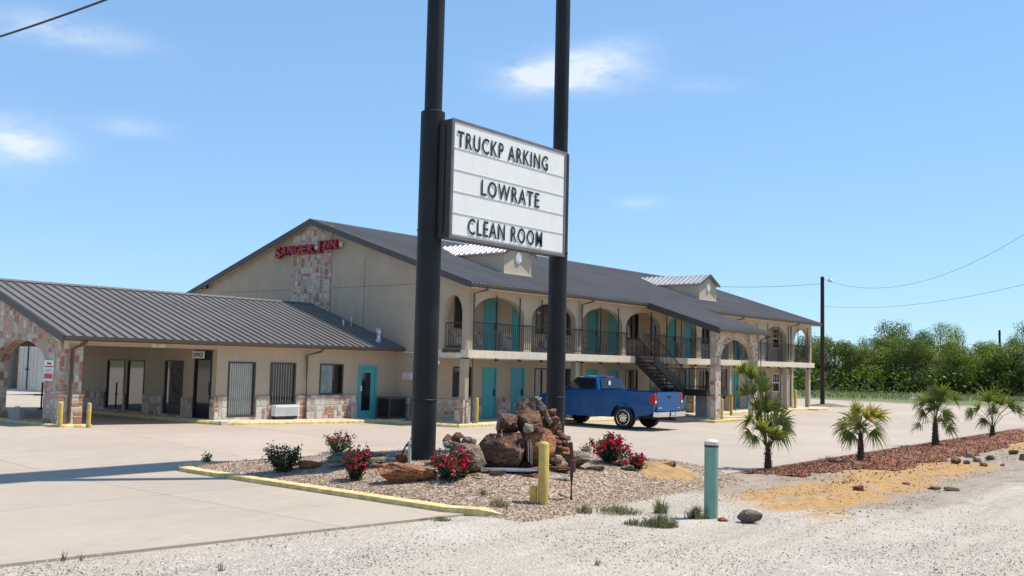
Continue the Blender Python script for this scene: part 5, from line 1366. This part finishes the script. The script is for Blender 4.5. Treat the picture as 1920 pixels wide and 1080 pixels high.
# ---- mulch strip + chips
def inm(x, y):
    e = .25*noise.noise(Vector((x*.7, 0, 5)))+.12*noise.noise(Vector((x*2.6, y*2, 9)))
    return 20.7+e < x < 46+e*2 and 8.62+e*1.6-.85*sst(21, 25, x)*(1-.35*sst(33, 40, x)) < y < 10.02
struct(grid([20.2+.12*i for i in range(230)], [7.2+.1*i for i in range(29)], lambda x, y: max(hG(x, y)+.018, .012 if y > 9.6 else -1)+.02*noise.noise(Vector((x*5, y*5, 0))), 'mulch_strip', 'mulch', keep=inm))
rnd = random.Random(5)
def chip(mb, p, s_, rnd, flat=.5):
    a = rvec(rnd)*s_; b_ = rvec(rnd)*s_*rnd.uniform(.3, .7); n = a.cross(b_)
    if n.length < 1e-7: return
    n = n.normalized()*s_*flat
    p = Vector(p); mb.add([p+a, p+b_, p-a, p-b_, p+n, p-n], [(0, 1, 4), (1, 2, 4), (2, 3, 4), (3, 0, 4), (1, 0, 5), (2, 1, 5), (3, 2, 5), (0, 3, 5)])
mb = MB(); n_ = 0
while n_ < 7500:
    x = 20.4+25*rnd.random()**1.6; y = rnd.uniform(7.3, 10.05)
    if not inm(x, y) and rnd.random() > .05: continue
    chip(mb, (x, y, hG(x, y)+.03), rnd.uniform(.018, .045), rnd, .35); n_ += 1
mb2 = MB(); n_ = 0
while n_ < 2600:
    x = 16+29*rnd.random()**1.3; y = rnd.uniform(5.4, 9.0)
    if noise.noise(Vector((x*.45, y*1.5, 4))) < rnd.uniform(-.2, .5): continue
    chip(mb2, (x, y, hG(x, y)+.006), rnd.uniform(.008, .028), rnd, .5); n_ += 1
tag(mb2.build('soil_crumbs', 'soilcrumb'), 'crumbs of orange and dark soil scattered over the sandy ground', 'soil', kind='stuff')
tag(mb.build('mulch_chips', 'chips'), 'red bark mulch chips under the palms', 'mulch', kind='stuff')
mb = MB(); n_ = 0
while n_ < 7000:
    p = hit(rnd.uniform(-60, 1980), 905+180*rnd.random()**1.0, 2, 0); x, y = p.x, p.y
    if y > near_edge(x)-.03 and x < 11.6: continue
    if y > 9.9 and x > 20 or dist_in(ISL, x, y) > .9: continue
    if x > 17 and rnd.random() < .75: continue
    dn = noise.noise(Vector((x*.5, y*1.1, 1)))
    if dn < rnd.uniform(-.45, .35): continue
    chip(mb, (x, y, max(gz(x, y), hG(x, y))+.004), rnd.uniform(.006, .02)*(1.8 if rnd.random() < .06 else 1), rnd); n_ += 1
tag(mb.build('loose_gravel', 'peb_white'), 'loose pale gravel stones on the roadside', 'gravel', kind='stuff')
mb = MB(); n_ = 0
while n_ < 9000:
    x = rnd.uniform(11.6, 21.3); y = rnd.uniform(9.0, 18.4)
    if dist_in(ISL, x, y) < .02: continue
    if rnd.random() > 1.25-(x*.77+y*.63-14)/14: continue
    chip(mb, (x, y, hI(x, y)), rnd.uniform(.010, .024), rnd); n_ += 1
tag(mb.build('loose_pebbles', 'peb_brown'), 'loose brown and cream pebbles covering the planting bed', 'gravel', kind='stuff')

# ================================================================ TRUCK
TX, TY, TZ = 30.9, 18.42, .025
tk = thing('pickup_truck', 'blue pickup truck parked nose in towards the motel, seen from behind', 'pickup truck', (TX+1.0, TY+2.7, TZ))
def T(x, y, z): return Vector((TX+x, TY+y, TZ+z))
W2 = 2.03
def arc(yc, zc, r, a0, a1, n=12): return [(yc+r*math.cos(R(a0+(a1-a0)*i/n)), zc+r*math.sin(R(a0+(a1-a0)*i/n))) for i in range(n+1)]
prof = [(.06, .66), (.0, .95), (.015, 1.37), (.5, 1.385), (2.42, 1.39), (4.0, 1.36), (4.25, 1.30), (4.75, 1.24), (5.12, 1.14), (5.28, 1.0), (5.36, .72), (5.34, .45), (5.08, .42)]
prof += arc(4.50, .42, .53, 0, 180) + [(3.9, .40), (1.95, .42)] + arc(1.33, .42, .53, 0, 180) + [(.62, .50), (.25, .56)]
def zmax_clean(pr): return pr
body = MB()
# cross-section: slight tumblehome above beltline crease handled with three nested offsets
def side(xo, sgn):
    n = len(prof)
    def off(z): return 0
    outer = [T(xo+sgn*off(z), y, z) for y, z in prof]; inner = [T(xo+sgn*.16, y, z) for y, z in prof]
    body.add(outer+inner, [tuple(range(n)), tuple(range(2*n-1, n-1, -1))]+[(i, (i+1) % n, n+(i+1) % n, n+i) for i in range(n)])
side(0, 1); side(W2, -1)
hood = [(4.0, 1.362), (4.25, 1.302), (4.75, 1.242), (5.12, 1.142), (5.28, 1.0), (5.36, .72), (5.34, .45)]
for (a, b_) in zip(hood, hood[1:]):
    for i in range(8):
        u0, u1 = .10+(W2-.2)*i/8, .10+(W2-.2)*(i+1)/8
        cr_ = lambda u, z: z+(.045*(1-((u-W2/2)/(W2/2))**2) if z > 1.0 else 0)
        fy = lambda u, y: y+(.06*(1-((u-W2/2)/(W2/2))**2) if y > 5.0 else 0)
        body.add([T(u0, fy(u0, a[0]), cr_(u0, a[1])), T(u1, fy(u1, a[0]), cr_(u1, a[1])), T(u1, fy(u1, b_[0]), cr_(u1, b_[1])), T(u0, fy(u0, b_[0]), cr_(u0, b_[1]))], [(0, 1, 2, 3)])
body.box(TX+.16, TY+.06, TZ+.78, TX+W2-.16, TY+2.42, TZ+.84)       # bed floor
body.box(TX+.16, TY+2.36, TZ+.84, TX+W2-.16, TY+2.42, TZ+1.385)    # bed front wall
body.box(TX+.165, TY+2.42, TZ+.55, TX+W2-.165, TY+4.0, TZ+1.37)
bo = body.build('body', 'truck', tk)
mb = MB(); mb.box(TX+.2, TY+.2, TZ+.42, TX+W2-.2, TY+5.1, TZ+.60)
for yc in (1.33, 4.5): mb.box(TX+.17, TY+yc-.6, TZ+.55, TX+W2-.17, TY+yc+.6, TZ+.775)
mb.tube([T(.3, 1.33, .42), T(1.73, 1.33, .42)], .07, 8); mb.tube([T(1.5, 2.4, .35), T(1.55, .5, .38), T(1.75, .1, .36)], .04, 8)
mb.build('chassis', 'rubber', tk)
# greenhouse
B = {'bl': T(.05, 2.44, 1.385), 'br': T(W2-.05, 2.44, 1.385), 'fr': T(W2-.05, 4.12, 1.35), 'fl': T(.05, 4.12, 1.35)}
Tp = {'bl': T(.20, 2.62, 1.84), 'br': T(W2-.20, 2.62, 1.84), 'fr': T(W2-.21, 3.52, 1.86), 'fl': T(.21, 3.52, 1.86)}
g_ = MB(); g_.hexa([B['bl'], B['br'], B['fr'], B['fl'], Tp['bl'], Tp['br'], Tp['fr'], Tp['fl']])
cabm = g_.build('cab', 'truck', tk, bevel=.05)
g_ = MB()
nn_ = 8
for j in range(4):
    for i in range(nn_):
        def rp(i_, j_):
            u = i_/nn_; v = j_/4; a = Tp['bl'].lerp(Tp['br'], u); b_ = Tp['fl'].lerp(Tp['fr'], u); p = a.lerp(b_, v)
            return p+ZU*(.075*(1-(2*u-1)**4)*(1-(2*v-1)**4*.6)-.004)
        g_.add([rp(i, j), rp(i+1, j), rp(i+1, j+1), rp(i, j+1)], [(0, 1, 2, 3)])
g_.build('roof', 'truck', tk, True)
def pane(a, b_, c, d, u0, u1, v0, v1, out, name='window', m='darkglass', parent=tk, skew=0):
    def P(u, v): return a.lerp(b_, u).lerp(d.lerp(c, u), v)+out
    m_ = MB(); n = 6; pts = [P(u0, v0), P(u1, v0), P(u1-(.0), v1), P(u0+skew, v1)]
    m_.prism(pts, out*.6); return m_.build(name, m, parent)
ox = Vector((-.02, 0, .008))
pane(B['bl'], B['fl'], Tp['fl'], Tp['bl'], .10, .42, .10, .88, ox); pane(B['bl'], B['fl'], Tp['fl'], Tp['bl'], .45, .93, .10, .88, ox)
ox = Vector((.02, 0, .008))
pane(B['br'], B['fr'], Tp['fr'], Tp['br'], .10, .42, .10, .88, ox); pane(B['br'], B['fr'], Tp['fr'], Tp['br'], .45, .93, .10, .88, ox)
rw = pane(B['bl'], B['br'], Tp['br'], Tp['bl'], .09, .91, .10, .90, Vector((0, -.02, .012)), 'rear_window')
pane(B['fl'], B['fr'], Tp['fr'], Tp['fl'], .05, .95, .06, .94, Vector((0, .02, .015)), 'windshield')
c = B['bl'].lerp(B['br'], .40).lerp(Tp['bl'].lerp(Tp['br'], .40), .52)+Vector((0, -.055, .02))
mb = MB(); pts = [c+Vector((math.cos(a)*.085, 0, math.sin(a)*.10)) for a in [2*math.pi*i/16 for i in range(16)]]; mb.prism(pts, (0, -.006, 0)); mb.build('sticker', 'white', rw)
mb = MB(); mb.box(TX+.75, TY+2.60, TZ+1.79, TX+1.28, TY+2.70, TZ+1.845); mb.build('brake_light', 'taillight', tk)
# tailgate
mb = MB(); mb.box(TX+.165, TY-.015, TZ+.70, TX+W2-.165, TY+.055, TZ+1.385); tg_ = mb.build('tailgate', 'truck', tk, bevel=.02)
mb = MB(); mb.box(TX+.9, TY-.03, TZ+1.18, TX+1.14, TY-.012, TZ+1.25); mb.build('handle', 'rubber', tg_)
mb = MB(); mb.box(TX+.26, TY-.022, TZ+.80, TX+.50, TY-.012, TZ+.84); mb.box(TX+1.62, TY-.022, TZ+.80, TX+1.8, TY-.012, TZ+.83); mb.build('badge', 'chrome', tg_)
mb = MB(); mb.box(TX+.17, TY-.018, TZ+.985, TX+W2-.17, TY-.013, TZ+1.0); mb.build('crease', 'truck', tg_)
for x0_, sg in ((0, 1), (W2, -1)):
    mb = MB(); a, b_ = sorted((TX+x0_-sg*.006, TX+x0_+sg*.155)); mb.box(a, TY-.02, TZ+.93, b_, TY+.20, TZ+1.32); tl = mb.build('taillight', 'taillight', tk, bevel=.03)
    mb = MB(); mb.box(a+.03, TY-.026, TZ+1.0, b_-.03, TY-.021, TZ+1.08); mb.build('lens', 'whiteframe', tl)
# bumper
mb = MB(); mb.hexa([T(.05, -.16, .50), T(W2-.05, -.16, .50), T(W2-.02, .08, .50), T(.02, .08, .50), T(.05, -.18, .69), T(W2-.05, -.18, .69), T(W2-.02, .06, .69), T(.02, .06, .69)])
bp_ = mb.build('bumper', 'chrome', tk, bevel=.025)
mb = MB(); mb.box(TX+.82, TY-.19, TZ+.54, TX+1.22, TY-.178, TZ+.68); mb.build('plate_recess', 'rubber', bp_)
mb = MB(); mb.box(TX+.87, TY-.196, TZ+.555, TX+1.17, TY-.191, TZ+.665); mb.build('number_plate', 'offwhite', bp_)
mb = MB(); mb.tube([T(1.01, -.05, .45), T(1.01, -.3, .43)], .03, 8); mb.build('tow_hitch', 'rubber', bp_)
# wheels
def wheel(x, y, outer):
    s_ = -1 if outer < 0 else 1
    w_ = MB(); c = T(x, y, .42); hw = .14
    w_.lathe(c, [(.26, -hw), (.37, -hw*1.02), (.405, -hw*.85), (.42, -hw*.45), (.42, hw*.45), (.405, hw*.85), (.37, hw*1.02), (.26, hw)], 36, 'X')
    wo_ = w_.build('wheel', 'rubber', tk, True)
    r_ = MB(); f0 = s_*(hw+.004)
    ring = [(.285, f0*.9), (.285, f0), (.262, f0*1.02), (.255, f0*.6)]
    vs = []; n = 36
    for rr, h_ in ring:
        for k_ in range(n): a = 2*math.pi*k_/n; vs.append(c+Vector((h_, rr*math.cos(a), rr*math.sin(a))))
    r_.add(vs, [(i*n+k_, i*n+(k_+1) % n, (i+1)*n+(k_+1) % n, (i+1)*n+k_) for i in range(3) for k_ in range(n)])
    for k_ in range(5):
        a = R(90+72*k_); d = Vector((0, math.cos(a), math.sin(a))); t_ = Vector((0, -math.sin(a), math.cos(a)))
        for q in (-.16, .16):
            d2 = (d+t_*q).normalized()
            p1 = c+Vector((f0*1.0, 0, 0))+d*.05+t_*q*.2; p2 = c+Vector((f0*.95, 0, 0))+d2*.265; ww = .022
            r_.hexa([p1-t_*ww-Vector((s_*.03, 0, 0)), p1+t_*ww-Vector((s_*.03, 0, 0)), p2+t_*ww*.8-Vector((s_*.03, 0, 0)), p2-t_*ww*.8-Vector((s_*.03, 0, 0)), p1-t_*ww, p1+t_*ww, p2+t_*ww*.8, p2-t_*ww*.8])
    r_.lathe(c+Vector((f0*.7, 0, 0)), [(.06, 0), (.06, s_*.05), (.03, s_*.06)], 12, 'X')
    r_.build('rim', 'chrome', wo_)
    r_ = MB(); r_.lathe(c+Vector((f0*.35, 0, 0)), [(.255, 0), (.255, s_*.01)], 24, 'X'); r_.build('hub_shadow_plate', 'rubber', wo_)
for y in (1.33, 4.50): wheel(.155, y, -1); wheel(W2-.155, y, 1)
for (x, sg) in ((0, 1), (W2, -1)):   # arch lips
    for yc in (1.33, 4.5):
        mb = MB(); mb.tube([T(x+sg*.012, y, z) for y, z in arc(yc, .42, .545, 2, 178, 16)], .022, 6); mb.build('wheel_arch', 'truck', tk, True)
    mb = MB(); y = 3.95; mb.hexa([T(x-sg*.26, y, 1.28), T(x-sg*.02, y, 1.28), T(x-sg*.02, y+.09, 1.28), T(x-sg*.24, y+.09, 1.28), T(x-sg*.26, y, 1.50), T(x-sg*.05, y, 1.50), T(x-sg*.05, y+.09, 1.50), T(x-sg*.24, y+.09, 1.50)]); mb.build('mirror', 'truck', tk, bevel=.02)
    a, b_ = sorted((TX+x-sg*.003, TX+x+sg*.05))
    mb = MB(); mb.box(a, TY+2.44, TZ+.5, b_, TY+2.452, TZ+1.36); mb.box(a, TY+3.30, TZ+.5, b_, TY+3.31, TZ+1.36); mb.build('door_seam', 'rubber', tk)
    a, b_ = sorted((TX+x-sg*.025, TX+x+sg*.02)); mb = MB(); mb.box(a, TY+2.55, TZ+1.1, b_, TY+2.72, TZ+1.13); mb.box(a, TY+3.36, TZ+1.1, b_, TY+3.53, TZ+1.13); mb.build('door_handle', 'truck', tk)
    a, b_ = sorted((TX+x+sg*.008, TX+x+sg*.05)); mb = MB(); mb.box(a, TY+1.95, TZ+.60, b_, TY+3.92, TZ+.63); mb.build('side_moulding', 'truck', tk)
    mb = MB(); a, b_ = sorted((TX+x+sg*.05, TX+x+sg*.3)); mb.box(a, TY+5.2, TZ+.85, b_, TY+5.34, TZ+1.05); mb.build('headlight', 'whiteframe', tk)

# ================================================================ POLES, WIRES, BACK YARD
up = thing('utility_pole', 'black wooden utility pole with a lamp at the far end of the motel', 'utility pole', (63.48, 25.13, 0))
mb = MB(); mb.lathe((63.48, 25.13, -.1), [(.15, 0), (.12, 8.64), (.02, 8.66)], 14); mb.build('pole', 'wood', up, True)
mb = MB(); mb.tube([(63.5, 25.1, 8.35), (63.8, 24.9, 8.5), (64.05, 24.85, 8.5)], .025, 6); mb.lathe((64.1, 24.83, 8.22), [(.16, 0), (.15, .14), (.06, .28), (.05, .36)], 12); mb.build('lamp', 'whiteframe', up)
mb = MB()
for r_i in range(1): mb.lathe((63.9, 24.9, -.02), [(1.7, 0), (1.1, .10), (.4, .2), (.1, .22)], 18)
struct(mb.build('dirt_mound', 'rock_tan', None, True))
p2 = thing('utility_pole', 'thin dark utility pole standing in front of the far tree line near the right edge', 'utility pole', (158, 35.8, 0))
mb = MB(); mb.lathe((158, 35.8, -.1), [(.2, 0), (.15, 9.0), (.02, 9.02)], 10); mb.build('pole', 'wood', p2, True)
mb = MB(); mb.box(157.6, 35.7, 8.2, 158.4, 35.9, 8.35); mb.build('crossarm', 'wood', p2)
def wire(a, b_, sag, r, label, m='cable'):
    a, b_ = Vector(a), Vector(b_); n = 24
    mb = MB(); mb.tube([a.lerp(b_, i/n)-ZU*sag*4*(i/n)*(1-i/n) for i in range(n+1)], r, 5)
    return tag(mb.build('overhead_wire', m), label, 'wire', 'overhead wires')
wire(at(-60, 87, 26), at(260, -24, 22), .05, .028, 'thick dark cable crossing the upper left corner')
wire((63.5, 25.1, 8.4), at(1980, 400, 40), 1.6, .008, 'thin wire rising from the lamp pole to the right edge, upper one')
wire((63.5, 25.1, 6.6), at(1980, 518, 42), .55, .008, 'thin wire rising from the pole to the right edge, lower one')
wire((63.5, 25.1, 8.1), (52.8, 31, 7.5), .25, .012, 'thin wire from the utility pole back to the motel roof')
for i in range(4):
    wire(at(-30, 430+9*i, 170), at(440+i*12, 486+2*i, 200), .8, .013, 'faint distant power line left of the gable, one of four', 'offwhite')

# container behind the drive-through
A_ = at(10, 700, 52.5); A_.z = .26; B_ = at(86, 700, 51.5); B_.z = .26; u_ = (B_-A_).normalized(); v_ = Vector((-u_.y, u_.x, 0)); Wc = (B_-A_).length
sc_ = thing('storage_container', 'white ribbed storage container with its left door open behind the drive through arch', 'container', A_)
def Cc(u, v, z): return A_+u_*u+v_*v+ZU*z
def cbox(mb, u0, v0, z0, u1, v1, z1): mb.hexa([Cc(u0, v0, z0), Cc(u1, v0, z0), Cc(u1, v1, z0), Cc(u0, v1, z0), Cc(u0, v0, z1), Cc(u1, v0, z1), Cc(u1, v1, z1), Cc(u0, v1, z1)])
mb = MB(); cbox(mb, -.1, 0, 2.42, Wc+.1, 6, 2.55); cbox(mb, -.1, 0, 0, -.02, 6, 2.42); cbox(mb, Wc+.02, 0, 0, Wc+.1, 6, 2.42); cbox(mb, -.02, 5.9, 0, Wc+.02, 6, 2.42); cbox(mb, -.02, 0, .0, Wc+.02, 5.9, .12)
i = 0
while i*.3 < 6: cbox(mb, Wc+.1, .05+i*.3, .1, Wc+.14, .17+i*.3, 2.4); i += 1
mb.build('shell', 'offwhite', sc_)
mb = MB(); cbox(mb, .95, -.06, .12, 1.60, -.005, 2.38); cbox(mb, 1.64, -.06, .12, Wc, -.005, 2.38)
for q in (1.0, 1.25, 1.5, 1.72, 1.95, 2.2): cbox(mb, q, -.085, .15, q+.05, -.06, 2.35)
dr_ = mb.build('door', 'offwhite', sc_)
mb = MB(); cbox(mb, 1.60, -.10, .12, 1.635, -.062, 2.4); cbox(mb, 1.5, -.12, 1.15, 1.75, -.086, 1.22); mb.build('lock_rod', 'iron', dr_)
mb = MB(); cbox(mb, .62, .1, .12, .93, .3, 2.35); mb.build('stored_board', 'rock_brown', sc_)
mb = MB(); cbox(mb, .0, .8, .12, .94, .85, 2.41); mb.build('interior_shade_sheet', 'dark', sc_)  # near-black sheet painted as the shade inside the open container
mb = MB(); cbox(mb, -.08, -.5, .12, -.02, -.02, 2.38); mb.build('open_door', 'whiteframe', sc_)
p = G_ = hit(77, 768, 2, .28)
mb = MB(); mb.tube([p, p+ZU*.98], .035, 6); mb.tube([p+ZU*.52-rth*.3, p+ZU*.52+rth*.2], .025, 6); mb.tube([p+ZU*.02-rth*.12, p+ZU*.02+rth*.12], .03, 6)
tag(mb.build('iron_stand', 'iron'), 'thin dark iron stand seen through the drive through arch beside the stone pillar', 'stand')
p = hit(30, 790, 2, .28); k_ = depth_of(p)/F
pl_ = thing('planter', 'square grey concrete planter under the drive through arch', 'planter', p)
mb = MB()
def frus(mb, c, a, b_, z0, z1):
    vs = []
    for s_, z in ((a, z0), (b_, z1)):
        for q in ((-1, -1), (1, -1), (1, 1), (-1, 1)): vs.append(Vector(c)+rth*q[0]*s_+fwh*q[1]*s_+ZU*z)
    mb.hexa(vs)
frus(mb, p, 8.5*k_, 11*k_, 0, 21*k_); mb.build('pot', 'terracotta', pl_)
mb = MB(); frus(mb, p, 12*k_, 12*k_, 21*k_, 25*k_); mb.build('rim', 'terracotta', pl_)
mb = MB(); rnd = random.Random(3)
for i in range(12): leafquad(mb, p+ZU*25*k_+rth*rnd.uniform(-.1, .1), (ZU+rvec(rnd)*.8).normalized(), rvec(rnd), .08, .02)
mb.build('stubble', 'drygrass', pl_)

# ================================================================ TREES
def treemesh(seed, n, bottom=.0, holes=.0, leaf=.034):
    """unit tree: radius ~.5, height 1; returns crown MB, trunk MB"""
    rnd = random.Random(seed); cr_ = MB(); tr_ = MB(); lobes = []
    nl = rnd.randint(17, 23)
    for i in range(nl):
        z = rnd.uniform(bottom+.10, .90); rad = .42*math.sqrt(max(.05, 1-((z-.45)/.60)**2))
        a = rnd.uniform(0, 6.283); rr = rad*math.sqrt(rnd.uniform(.05, 1))
        lobes.append((Vector((math.cos(a)*rr, math.sin(a)*rr, z)), rnd.uniform(.12, .235)))
    for c, r_ in lobes:
        if rnd.random() < .7:
            b_ = Vector((0, 0, max(.05, c.z*.45))); tr_.tube([b_, (b_+c)/2+Vector((0, 0, .02)), c*1.06], .012, 4, r1=.004)
    tr_.tube([(0, 0, -.02), (.01, 0, .3), (0, .01, .75)], .022, 6, r1=.008)
    tot = sum(r_**2 for _, r_ in lobes)
    for c, r_ in lobes:
        m_ = int(n*r_*r_/tot)
        for i in range(m_):
            d = rvec(rnd); q = c+Vector((d.x, d.y, d.z*.8))*r_*rnd.uniform(.55, 1.08)*(1+.25*noise.noise(d*3+c*9))
            if q.z < .01: continue
            nn2 = (d*1.2+rvec(rnd)*.75).normalized(); dd = nn2.cross(rvec(rnd)).normalized(); s_ = leaf*rnd.uniform(.6, 1.25)
            leafquad(cr_, q, dd, nn2, s_, s_*.75)
    return cr_, tr_
protos = []
def tree_at(px, dist_px_base, top_y, width_px, proto_seed, label, matn='treeleaf', group='trees of the far tree line', n=12500, leaf=.027, D=None):
    """plant at pixel column px; depth D metres; top reaches top_y"""
    p = at(px, 700, D); p.z = -.05
    top = at(px, top_y, D).z; ht = top-p.z; wd = width_px*D/F
    key = (proto_seed, matn)
    for k_, pr in protos:
        if k_ == key: return dup(pr, p, label, random.Random(px).uniform(0, 6), (wd, wd, ht))
    t_ = thing('tree', label, 'tree', (0, 0, 0), group)
    c_, r_ = treemesh(proto_seed, n, leaf=leaf); c_.build('crown', matn, t_); r_.build('trunk', 'bark', t_)
    t_.location = p; t_.scale = (wd, wd, ht); t_.rotation_euler[2] = random.Random(px).uniform(0, 6)
    protos.append((key, t_)); return t_
rows = [  # px, top_y, width_px, D, seed, mat
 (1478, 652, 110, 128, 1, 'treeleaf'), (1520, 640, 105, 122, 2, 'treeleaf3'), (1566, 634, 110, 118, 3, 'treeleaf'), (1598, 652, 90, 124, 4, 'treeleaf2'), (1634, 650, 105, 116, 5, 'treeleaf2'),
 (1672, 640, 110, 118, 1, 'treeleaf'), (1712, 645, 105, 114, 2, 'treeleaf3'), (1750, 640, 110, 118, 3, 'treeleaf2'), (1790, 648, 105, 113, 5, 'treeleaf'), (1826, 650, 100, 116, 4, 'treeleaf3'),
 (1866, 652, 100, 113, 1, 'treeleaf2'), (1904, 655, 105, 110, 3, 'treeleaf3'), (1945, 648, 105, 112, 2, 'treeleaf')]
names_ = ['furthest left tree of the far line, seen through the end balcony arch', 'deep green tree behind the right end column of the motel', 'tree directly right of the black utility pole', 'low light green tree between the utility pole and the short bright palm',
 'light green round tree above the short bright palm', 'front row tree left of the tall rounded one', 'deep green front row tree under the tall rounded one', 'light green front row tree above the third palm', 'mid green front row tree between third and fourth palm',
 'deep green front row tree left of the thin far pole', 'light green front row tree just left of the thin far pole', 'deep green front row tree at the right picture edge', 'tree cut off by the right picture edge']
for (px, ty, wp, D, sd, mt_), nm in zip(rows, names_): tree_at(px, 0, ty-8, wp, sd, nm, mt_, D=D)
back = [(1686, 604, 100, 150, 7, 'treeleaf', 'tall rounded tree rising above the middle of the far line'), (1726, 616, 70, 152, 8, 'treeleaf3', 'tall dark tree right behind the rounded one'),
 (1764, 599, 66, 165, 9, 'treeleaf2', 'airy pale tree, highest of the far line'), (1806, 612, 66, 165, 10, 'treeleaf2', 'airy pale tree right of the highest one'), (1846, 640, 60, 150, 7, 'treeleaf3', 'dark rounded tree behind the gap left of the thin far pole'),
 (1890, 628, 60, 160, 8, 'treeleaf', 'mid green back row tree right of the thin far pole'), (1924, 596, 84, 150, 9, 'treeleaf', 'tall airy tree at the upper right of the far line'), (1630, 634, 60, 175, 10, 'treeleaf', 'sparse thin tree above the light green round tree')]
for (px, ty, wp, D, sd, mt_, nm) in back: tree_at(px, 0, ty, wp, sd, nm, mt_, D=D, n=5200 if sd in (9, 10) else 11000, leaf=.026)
# dense understorey that closes the foot of the wood
rnd = random.Random(77); mb = MB()
for i in range(9000):
    px = rnd.uniform(1440, 1990); D = rnd.uniform(108, 135); p = at(px, 700, D); z = rnd.uniform(0, 1)**1.3*2.6*(1+.35*noise.noise(Vector((px*.03, D*.1, 0))))
    s_ = rnd.uniform(.25, .5); d = rvec(rnd); leafquad(mb, Vector((p.x, p.y, z)), d, rvec(rnd), s_, s_*.8)
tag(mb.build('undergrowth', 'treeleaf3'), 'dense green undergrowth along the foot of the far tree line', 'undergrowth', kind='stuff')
rnd = random.Random(78); mb = MB()
for i in range(5000):
    px = rnd.uniform(1380, 1990); D = rnd.uniform(84, 112); p = at(px, 700, D); s_ = rnd.uniform(.12, .35)
    leafquad(mb, Vector((p.x, p.y, -.02)), (ZU+rvec(rnd)*.5).normalized(), rvec(rnd), s_, s_*.35)
tag(mb.build('grass_strip', 'weed'), 'rough grass strip between the lot and the far trees', 'grass', kind='stuff')

# overall albedo trim (photograph is exposed so that lit concrete sits just under white)
for m in bpy.data.materials:
    if not m.use_nodes or m.name in ('sign_face', 'white', 'whiteframe', 'chrome', 'blind', 'rose_flower', 'stone_veneer_pale', 'stone_veneer'): continue
    n = m.node_tree.nodes; l = m.node_tree.links; b = n.get('Principled BSDF')
    if b and b.inputs['Base Color'].links:
        src = b.inputs['Base Color'].links[0].from_socket
        l.new(mixc(n, l, 1.0, src, (.93, .875, .80) if m.name == 'ground' else (.90, .89, .875), 'MULTIPLY'), b.inputs['Base Color'])
